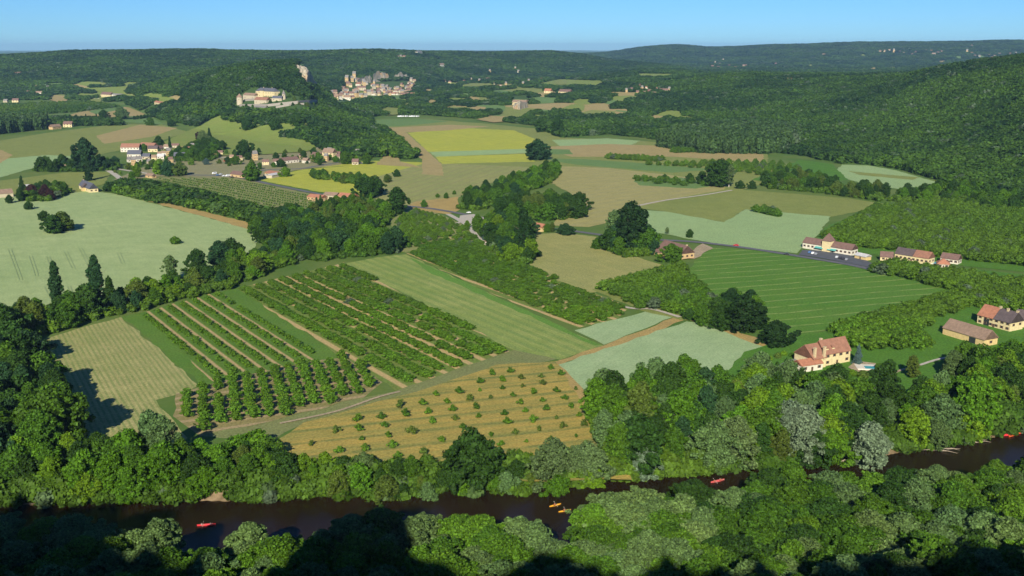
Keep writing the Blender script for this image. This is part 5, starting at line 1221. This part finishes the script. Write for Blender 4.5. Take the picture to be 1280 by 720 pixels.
# --- right hand hedges
belt([(952, 224), (1000, 218), (1060, 238), (1110, 244), (1100, 252), (1030, 242), (960, 236)], 15, ['broad', 'tall'], ['deep', 'mid', 'olive', 'deep'], (9, 15), 'tree in the dark hedge behind the olive field at right', 'dark hedge behind the olive field', 30, name='hedgerow_tree')
belt([(1110, 252), (1150, 240), (1200, 236), (1260, 246), (1300, 262), (1280, 272), (1180, 254)], 15, ['broad', 'tall'], ['deep', 'mid', 'bright', 'deep'], (9, 14), 'tree in the hedge at the foot of the right wooded hill', 'hedge at the foot of the right hill', 31, name='hedgerow_tree')
tr(900, 234, 200, 'tall', 'deep', 'dark bushy tree at the end of the pale track, left part', wk=1.25); tr(890, 233, 203, 'tall', 'deep', 'second dark tree at the end of the pale track', wk=1.1); tr(911, 234, 206, 'birch', 'grey', 'bare grey trunked tree right of the pair at the track end')
for i, (px, b_, tp) in enumerate([(831, 226, 218), (862, 228, 217), (877, 230, 215), (925, 236, 226), (940, 236, 226)]): tr(px, b_, tp, 'broad', 'deep', 'small round bush, %s from the left in the line near the pale track' % ('first', 'second', 'third', 'fourth', 'last')[i], cat='bush', name='round_bush')
tr(672, 200, 176, 'broad', 'blue', 'isolated blue green tree standing among the strip fields', wk=1.2); tr(660, 186, 180, 'broad', 'deep', 'small dark bush beside the isolated blue green tree', cat='bush', name='round_bush')
tr(676, 165, 148, 'broad', 'deep', 'dark single tree at the far edge of the strip fields'); tr(697, 170, 147, 'tall', 'deep', 'dark tree right of the single one at the far edge of the strip fields')
mass('long_hedge_foliage', [(455, 160), (480, 162), (520, 196), (512, 200), (490, 196), (478, 185)], 9, (8, 11), 'long bushy hedge between the harvested strips')
belt([(387, 218), (408, 220), (412, 226), (392, 224)], 9, ['broad'], ['mid', 'deep'], (7, 9), 'round tree of the left clump inside the yellow field', 'left clump in the yellow field', 33, mid=True)
belt([(414, 224), (455, 224), (462, 230), (430, 230)], 9, ['broad'], ['olive', 'mid'], (8, 10), 'round tree of the right clump inside the yellow field', 'right clump in the yellow field', 34, mid=True)
tr(459, 247, 222, 'broad', 'deep', 'large round dark tree, nearer one at the yellow field corner', wk=1.2); tr(469, 243, 221, 'broad', 'deep', 'large round dark tree, farther one at the yellow field corner', wk=1.1); tr(496, 221, 212, 'broad', 'deep', 'round tree at the top of the hedge beyond the yellow field'); tr(484, 228, 218, 'broad', 'olive', 'small olive tree in the hedge beyond the yellow field')
for i, (px, b_, tp) in enumerate([(530, 259, 250), (547, 247, 242), (558, 248, 241), (568, 243, 238)]): tr(px, b_, tp, 'broad', 'mid', 'small bush, %s from the left beside the ochre strip' % ('first', 'second', 'third', 'last')[i], cat='bush', name='round_bush')
# hedge behind the pale left field
mass('field_hedge_foliage', [(130, 238), (160, 232), (200, 236), (260, 248), (330, 268), (395, 276), (395, 286), (330, 282), (250, 262), (180, 250)], 7.5, (7, 9.5), 'long dark hedge of close trees behind the pale left field')
tr(67, 291, 270, 'broad', 'deep', 'dark bush in the pale left field, right part of the little row', wk=1.3); tr(79, 288, 266, 'broad', 'olive', 'olive bushy tree ending the little row in the pale left field', wk=1.3); tr(55, 276, 264, 'broad', 'deep', 'dark bush in the middle of the little row in the pale left field'); tr(36, 262, 252, 'broad', 'deep', 'first small bush of the row entering the pale left field')
single('round_bush', SHRUB[0], *P(219, 305), 1.55, 'mid', 'single low dome shaped bush alone in the pale left field', 'bush')
belt([(20, 252), (40, 236), (80, 232), (88, 242), (60, 252)], 12, ['broad', 'tall'], ['deep', 'mid', 'deep', 'copper'], (6, 12), 'garden tree right of the rosy barn at the left edge', 'garden trees right of the rosy barn', 36, name='garden_tree')
tr(28, 240, 220, 'fir', 'deep', 'pointed dark tree above the grey shed roof'); tr(12, 254, 244, 'broad', 'deep', 'dark bush in front of the rosy barn')
# village
belt([(42, 214), (60, 208), (110, 206), (148, 205), (148, 213), (100, 215), (60, 215)], 15, ['broad', 'tall'], ['deep', 'mid', 'blue', 'deep'], (8, 15), 'tree in the group left of the village', 'trees left of the village', 37, name='garden_tree')
tr(111, 226, 196, 'fir', 'dark', 'dark conifer standing above the gabled house', wk=.8); tr(108, 214, 176, 'broad', 'blue', 'very large dark rounded tree left of the village', wk=.8); tr(67, 214, 204, 'broad', 'copper', 'dark purple leaved tree beside the small cream house'); tr(52, 214, 197, 'broad', 'deep', 'dark spreading tree at the left end of the village trees')
belt([(205, 200), (230, 202), (262, 202), (272, 198), (280, 186), (262, 180), (240, 185), (222, 196)], 15, ['broad'], ['deep', 'mid', 'deep'], (10, 14), 'dark rounded tree in the middle of the village', 'dark village trees', 38, name='garden_tree')
tr(315, 226, 205, 'broad', 'mid', 'large round green tree beside the brown roofed roadside house', wk=1.1); tr(213, 192, 170, 'poplar', 'dark', 'thin dark cypress above the village', name='cypress_tree', wk=.7); tr(199, 186, 171, 'broad', 'deep', 'small round tree on a stem above the red roofs'); tr(306, 196, 176, 'broad', 'deep', 'single dark tree at the lower edge of the hill meadow'); tr(262, 175, 160, 'fir', 'dark', 'dark pointed tree among the purple brown trees under the meadow')
for i, (px, b_, tp, c) in enumerate([(172, 222, 205, 'lime'), (200, 218, 200, 'lime'), (210, 220, 201, 'blue'), (225, 220, 203, 'olive'), (165, 226, 214, 'mid'), (185, 212, 205, 'mid'), (258, 206, 198, 'spruce'), (295, 206, 195, 'mid'), (325, 212, 203, 'mid'), (345, 200, 191, 'deep'), (351, 209, 199, 'deep'), (357, 221, 209, 'lime'), (380, 200, 188, 'deep'), (398, 204, 191, 'mid'), (366, 201, 194, 'mid'), (432, 205, 190, 'mid'), (446, 204, 194, 'lime'), (459, 205, 192, 'mid'), (310, 200, 192, 'deep'), (285, 205, 196, 'deep'), (400, 207, 199, 'deep'), (420, 203, 195, 'mid'), (180, 189, 180, 'mid'), (190, 208, 200, 'olive'), (248, 176, 165, 'copper'), (254, 178, 164, 'grey')]):
    tr(px, b_, tp, 'broad' if i % 4 else 'tall', c, 'small garden tree among the village houses and yards', group='small garden trees of the village', name='garden_tree')
mass('slope_wood_foliage', [(278, 150), (300, 142), (345, 145), (350, 150), (330, 152), (300, 154)], 12, (9, 14), 'dark trees on the slope just below the chateau')
tr(344, 163, 149, 'broad', 'deep', 'dark round tree at the top of the hill meadow'); tr(372, 158, 144, 'broad', 'deep', 'second dark round tree at the top of the hill meadow'); tr(310, 163, 146, 'broad', 'deep', 'dark round tree at the upper left of the hill meadow')
mass('spur_wood_foliage', [(352, 172), (385, 176), (402, 186), (440, 200), (478, 196), (490, 190), (470, 178), (420, 166)], 10, (9, 13), 'dark wood covering the spur that runs down from the chateau hill')
# far left lines of trees
for i, px in enumerate([88, 96, 108, 121, 126]): tr(px, 154 - i, 143 - i * .5, 'poplar', 'dark', 'narrow poplar in the far line below the left ridge', group='narrow poplars in the far left line', wk=.8)
tr(152, 149, 134, 'broad', 'sage', 'pale round tree in the far tan field'); tr(130, 151, 138, 'broad', 'deep', 'dark round tree left of the pale one in the far tan field'); tr(188, 157, 147, 'broad', 'mid', 'small tree left of the camping field'); tr(214, 158, 149, 'broad', 'deep', 'small tree right of the camping field'); tr(219, 138, 131, 'broad', 'deep', 'tree at the right end of the far tan field')
for i in range(13): tr(168 + i * 4.3, 149.5 - i * .55, 145 - i * .6, 'broad', 'deep', 'small tree in the row beyond the camping field', group='row of small trees beyond the camping field')
mass('foot_wood_foliage', [(200, 144), (240, 132), (290, 140), (276, 146), (236, 152)], 12, (11, 15), 'dark wood at the left foot of the chateau hill')
# orchard belts and hedges on the right that are tree rows rather than woods
# --- sparse young trees of the golden meadow
gp = rows([(385, 560), (400, 540), (440, 520), (520, 496), (620, 462), (698, 456), (735, 505), (762, 552), (780, 590), (600, 594), (480, 590), (400, 575)], (420, 574), (720, 540), 10.5, 10.0, .7, .12, 61)
for (x, y) in gp:
    px, py = proj(x, y, 0); big = 1.0 if px < 560 else .85
    single('young_tree', random.choice(GOLD), x, y, random.uniform(.45, .92) * big, random.choice(['mid', 'olive', 'walnut']), 'small green fruit tree standing apart in the golden meadow', 'young tree', 'young trees of the golden meadow', z=.1)
single('round_bush', SHRUB[1], *P(320, 563), 2.2, 'bright', 'large bright green bush left of the golden meadow', 'bush')
single('round_bush', SHRUB[2], *P(300, 568), 2.0, 'bright', 'bright green bush left of the largest one beside the golden meadow', 'bush'); single('round_bush', SHRUB[0], *P(338, 572), 2.0, 'mid', 'low green bush touching the left corner of the golden meadow', 'bush')
# --- orchards
p6 = rows([(216, 494), (290, 474), (402, 452), (432, 449), (474, 478), (452, 496), (345, 524), (250, 542), (218, 516)], (300, 480), (306, 520), 6.6, 8.6, .35, .04, 3)
for (x, y) in p6: single('orchard_tree', random.choice(BLOCK), x, y, random.uniform(.56, .78), 'walnut', 'leafy walnut tree in the open orchard block with dark shadows', 'orchard tree', 'trees of the open orchard block', z=.1, wk=1.2)
p5 = rows([(300, 364), (430, 332), (520, 378), (642, 438), (600, 449), (497, 485), (430, 446)], (298, 372), (495, 486), 10.0, 6.3, .5, .03, 4, off=.0)
p9 = rows([(510, 318), (548, 302), (588, 291), (625, 323), (760, 375), (783, 387), (763, 400), (722, 407), (640, 377)], (510, 318), (722, 408), 7.8, 5.6, .45, .06, 5)
p14 = rows([(750, 361), (850, 336), (884, 374), (896, 390), (850, 396), (800, 386)], (750, 361), (850, 336), 7.4, 6.8, .6, .02, 6)
p15b = rows([(1034, 414), (1085, 400), (1150, 386), (1205, 368), (1092, 340), (1116, 332), (1320, 362), (1320, 398), (1225, 385), (1175, 398), (1150, 415), (1168, 438), (1060, 436)], (1085, 400), (1200, 368), 7.4, 6.8, .6, .02, 7)
p15 = rows([(1026, 298), (1040, 288), (1090, 262), (1200, 253), (1330, 275), (1330, 340), (1200, 325), (1100, 312), (1060, 308)], (1026, 298), (1090, 262), 8.0, 7.4, .7, .02, 8)
allw = [(x, y, 0) for x, y in p5] + [(x, y, 1) for x, y in p9] + [(x, y, 2) for x, y in p14] + [(x, y, 3) for x, y in p15b] + [(x, y, 4) for x, y in p15]
allw.sort(key=lambda a: math.hypot(a[0], a[1])); NI = max(0, 296 - len(p6))
WL = [('dense walnut tree in the large orchard left of the striped meadow', 'trees of the large walnut orchard'), ('dense walnut tree in the orchard right of the striped meadow', 'trees of the orchard right of the striped meadow'),
      ('rounded walnut tree in the closed orchard below the wide farmhouse', 'trees of the closed orchard below the wide farmhouse'), ('rounded walnut tree in the orchard left of the long barn', 'trees of the orchard left of the long barn'), ('walnut tree in the great orchard behind the inn', 'trees of the great orchard')]
SZ = [(.70, .90), (.64, .82), (.98, 1.15), (.98, 1.18), (1.02, 1.22)]
rest = []
for i, (x, y, k) in enumerate(allw):
    s = random.uniform(*SZ[k]); hk = s * (.62, .66, .9, .9, .9)[k]
    if i < NI: single('orchard_tree', random.choice(ORCH), x, y, hk, 'walnut', WL[k][0], 'orchard tree', WL[k][1], z=.1, wk=s / hk)
    else: rest.append((x, y, .1, s, hk))
rest_a = np.array(rest)
scatter('orchard_foliage', rest_a[:, :3], rest_a[:, 3], ORCH_S, None, 'rows of dense walnut trees filling the farther orchards', zs=rest_a[:, 4])
p3 = rows([(176, 396), (274, 369), (394, 442), (272, 474)], (172, 397), (268, 478), 8.5, 4.3, .5, .10, 9, off=.5)
for (x, y) in p3: single('fruit_bush', random.choice(YOUNG), x, y, random.uniform(.75, 1.15), 'walnut', 'small leafy hazel bush in the rows with bare earth stripes', 'fruit bush', 'hazel bushes in rows', z=.1)
pv = rows([(192, 224), (290, 223), (388, 245), (390, 262), (335, 268), (250, 252)], (200, 228), (370, 262), 9.0, 4.6, .5, .06, 10); pv2 = rows([(492, 276), (520, 262), (556, 274), (588, 288), (545, 301), (510, 313), (494, 308)], (505, 300), (580, 292), 8.6, 6.2, .4, .06, 11)
pq = [(x, y, .1, random.uniform(.62, .85)) for x, y in pv]
qa = np.array(pq); scatter('vine_foliage', qa[:, :3], qa[:, 3], VINE_S, None, 'low green rows of the vineyard behind the dark hedge')
qa = np.array([(x, y, .1, random.uniform(.50, .66)) for x, y in pv2]); scatter('light_orchard_foliage', qa[:, :3], qa[:, 3], ORCH_S, None, 'light green young orchard rows above the walnut orchard')
far = rows([(800, 206), (960, 204), (1010, 212), (960, 222), (900, 212)], (800, 208), (960, 214), 12, 11, 1, .03, 12) + rows([(758, 196), (828, 200), (826, 203), (760, 199)], (758, 197), (828, 201), 10, 7, .5, 0, 13) + rows([(838, 188), (900, 185), (900, 190), (840, 192)], (838, 190), (900, 188), 10, 7, .5, 0, 14) + rows([(792, 224), (850, 228), (900, 232), (860, 234), (792, 227)], (792, 225), (890, 232), 12, 10, .5, .2, 15) + rows([(942, 262), (974, 268), (974, 273), (940, 265)], (942, 263), (974, 270), 8, 6, .5, 0, 15)
qa = np.array([(x, y, .1, random.uniform(.8, 1.1)) for x, y in far]); scatter('hedge_foliage', qa[:, :3], qa[:, 3], ORCH_S, None, 'dark green hedges and young orchard rows between the far strip fields')
# poplar plantations
pp = fill([(822, 184), (850, 172), (920, 166), (996, 168), (998, 186), (960, 193), (880, 192)], 9, 51) + fill([(-30, 172), (0, 168), (58, 162), (60, 156), (0, 158), (-30, 162)], 11, 52)
qa = np.array([(x, y, -.3, random.uniform(9.5, 12.5)) for x, y in pp]); scatter('plantation_foliage', qa[:, :3], qa[:, 3], POPK, None, 'close planted poplar blocks with flat tops beside the far fields', zs=np.full(len(qa), 13.0))
pp = fill([(-30, 150), (0, 146), (90, 141), (150, 134), (110, 127), (0, 132), (-30, 134)], 14, 53)
qa = np.array([(x, y, -.3, random.uniform(4.5, 6.5)) for x, y in pp]); scatter('crop_foliage', qa[:, :3], qa[:, 3], WOODT, None, 'dark green orchard blocks far below the left ridge')
# undergrowth along the far bank and the near slope
ug = []
for X in np.arange(-330, 330, 2.6):
    for k in range(3):
        y = float(Yfar(X)) + random.uniform(.3, 12)
        if near_boat(X, y): continue
        if random.random() < .8: ug.append((X + random.uniform(-1.3, 1.3), y, h1(X, y) - .4, random.uniform(2.6, 5.4)))
for X in np.arange(-330, 330, 1.5):
    y = float(Yfar(X)) + random.uniform(-2.2, 3.0)
    if float(vnoise(X / 17.0, 0 * X, 8)) < .72 and not near_boat(X, y): ug.append((X, y, max(-3.3, h1(X, y)) - .4, random.uniform(3.0, 5.6)))
ug += [(x, y, h1(x, y) - .5, random.uniform(3.2, 6)) for x, y in UND]
qa = np.array(ug); scatter('bank_undergrowth', qa[:, :3], qa[:, 3], WOODT, None, 'bright green scrub growing along the river bank and under the tree belts')

# --- near bank, seen from above, and the slope falling to it
r2 = random.Random(77); nb = []
Y = 186.0
while Y < 330:
    X = -230 + (int(Y / 5) % 2) * 4.5
    while X < 230:
        x = X + r2.uniform(-3, 3); y = Y + r2.uniform(-3, 3)
        if y < float(Ynear(x)) - 4 and y > float(Ynear(x)) - 108:
            z = h1(x, y); ppx, ppy = proj(x, y, z + 17)
            if -90 < ppx < 1370 and ppy < 748 and not any(abs(ppx - bx) < (25 if bx < 300 else 17) and ppy < by + (16 if bx < 300 else 10) for bx, by in BOATS): nb.append((x, y, z))
        X += 9.2
    Y += 8.4
for (x, y, z) in nb:
    d = float(Ynear(x)) - y; px_, _ = proj(x, y, z)
    c = r2.choice(['pale', 'mid', 'walnut', 'pale', 'sage', 'walnut']) if px_ < 800 else r2.choice(['mid', 'walnut', 'pale', 'mid', 'deep', 'sage', 'mid'])
    hgt = r2.uniform(13, 16) if d < 16 else r2.uniform(11.5, 16.5)
    sec = 'left' if px_ < 420 else ('middle' if px_ < 860 else 'right')
    tree(x, y, 'nearbroad', hgt, c, 'tall leafy tree on the near slope below the river, in the %s third' % sec, 'tree', 'near slope trees, %s third' % sec, name='slope_tree', wk=r2.uniform(1.05, 1.35))
for i, (px, py) in enumerate([(308, 134), (316, 134), (338, 131), (346, 130), (352, 132), (366, 132), (374, 131), (384, 133), (392, 131), (330, 125), (350, 121), (362, 122), (368, 126), (378, 125), (310, 121), (304, 137), (334, 138), (344, 139), (356, 138), (370, 137)]):
    x, y, z = G(px, py); single('garden_tree', random.choice(MIDT), x, y, random.uniform(.45, .8), random.choice(['deep', 'mid', 'olive']), 'small clipped or wild tree on the terraces around the chateau', 'tree', 'terrace trees of the chateau', z=z - .3)
for i in range(70):
    px = random.uniform(140, 470); py = 222 - (px - 140) * .05 - random.uniform(2, 22)
    x, y, z = G(px, py)
    if any(math.hypot(x - a, y - b2) < rr_ * .8 for a, b2, rr_ in HOUSES): continue
    single('garden_tree', random.choice(MIDT), x, y, random.uniform(.3, .75), random.choice(['deep', 'mid', 'olive', 'lime', 'deep']), 'little tree or shrub in the gardens of the valley village', 'tree', 'garden shrubs of the valley village', z=z - .2)
for i, (px, py, sz, c) in enumerate([(948, 448, .5, 'lime'), (956, 446, .6, 'mid'), (963, 450, .5, 'lime'), (972, 447, .7, 'olive'), (980, 444, .6, 'lime'), (990, 446, .55, 'mid'), (998, 449, .7, 'mid'), (952, 462, .45, 'deep'), (966, 462, .5, 'lime'), (1010, 441, .7, 'deep'), (1022, 438, .8, 'olive'), (1066, 470, .8, 'lime'), (1078, 472, .9, 'olive'), (1060, 474, .7, 'mid'), (1090, 470, .8, 'deep'), (1000, 474, .8, 'lime'), (1012, 478, .9, 'mid'), (1026, 476, 1.0, 'mid'), (1100, 462, .8, 'mid'), (1112, 458, .9, 'deep')]):
    single('garden_bush', random.choice(SHRUB), *P(px, py), sz, c, 'shrub in the garden around the cream manor', 'bush', 'garden shrubs of the manor', z=.1)
# --- woods on the hills and beyond the fields
FP, FS = forest_points()
scatter('forest', FP, FS[:, 0], FK, None, 'dense green woodland covering all the hills and the far valley', zs=FS[:, 1])
print('FOREST', len(FP), 'TREES', NT[0], 'near', len(nb), 'orch', len(p6), len(p5), len(p9), len(p14), len(p15b), len(p15), 'young', len(p3), 'objects', len(bpy.data.objects))

# ------------------------------------------------------------------ haze
hz = MB(); hz.box(-26000, -400, -8, 26000, 40300, 300); HZ = None
hm = bpy.data.materials.new('valley_haze'); hm.use_nodes = True; t = hm.node_tree
for n_ in list(t.nodes):
    if n_.type != 'OUTPUT_MATERIAL': t.nodes.remove(n_)
pv_ = t.nodes.new('ShaderNodeVolumePrincipled'); pv_.inputs['Color'].default_value = (.40, .70, 1.0, 1); pv_.inputs['Density'].default_value = 3.3e-5; pv_.inputs['Anisotropy'].default_value = 0.0
t.links.new(pv_.outputs[0], t.nodes['Material Output'].inputs['Volume'])
HZ = hz.build('haze', hm); tag(HZ, kind='stuff')
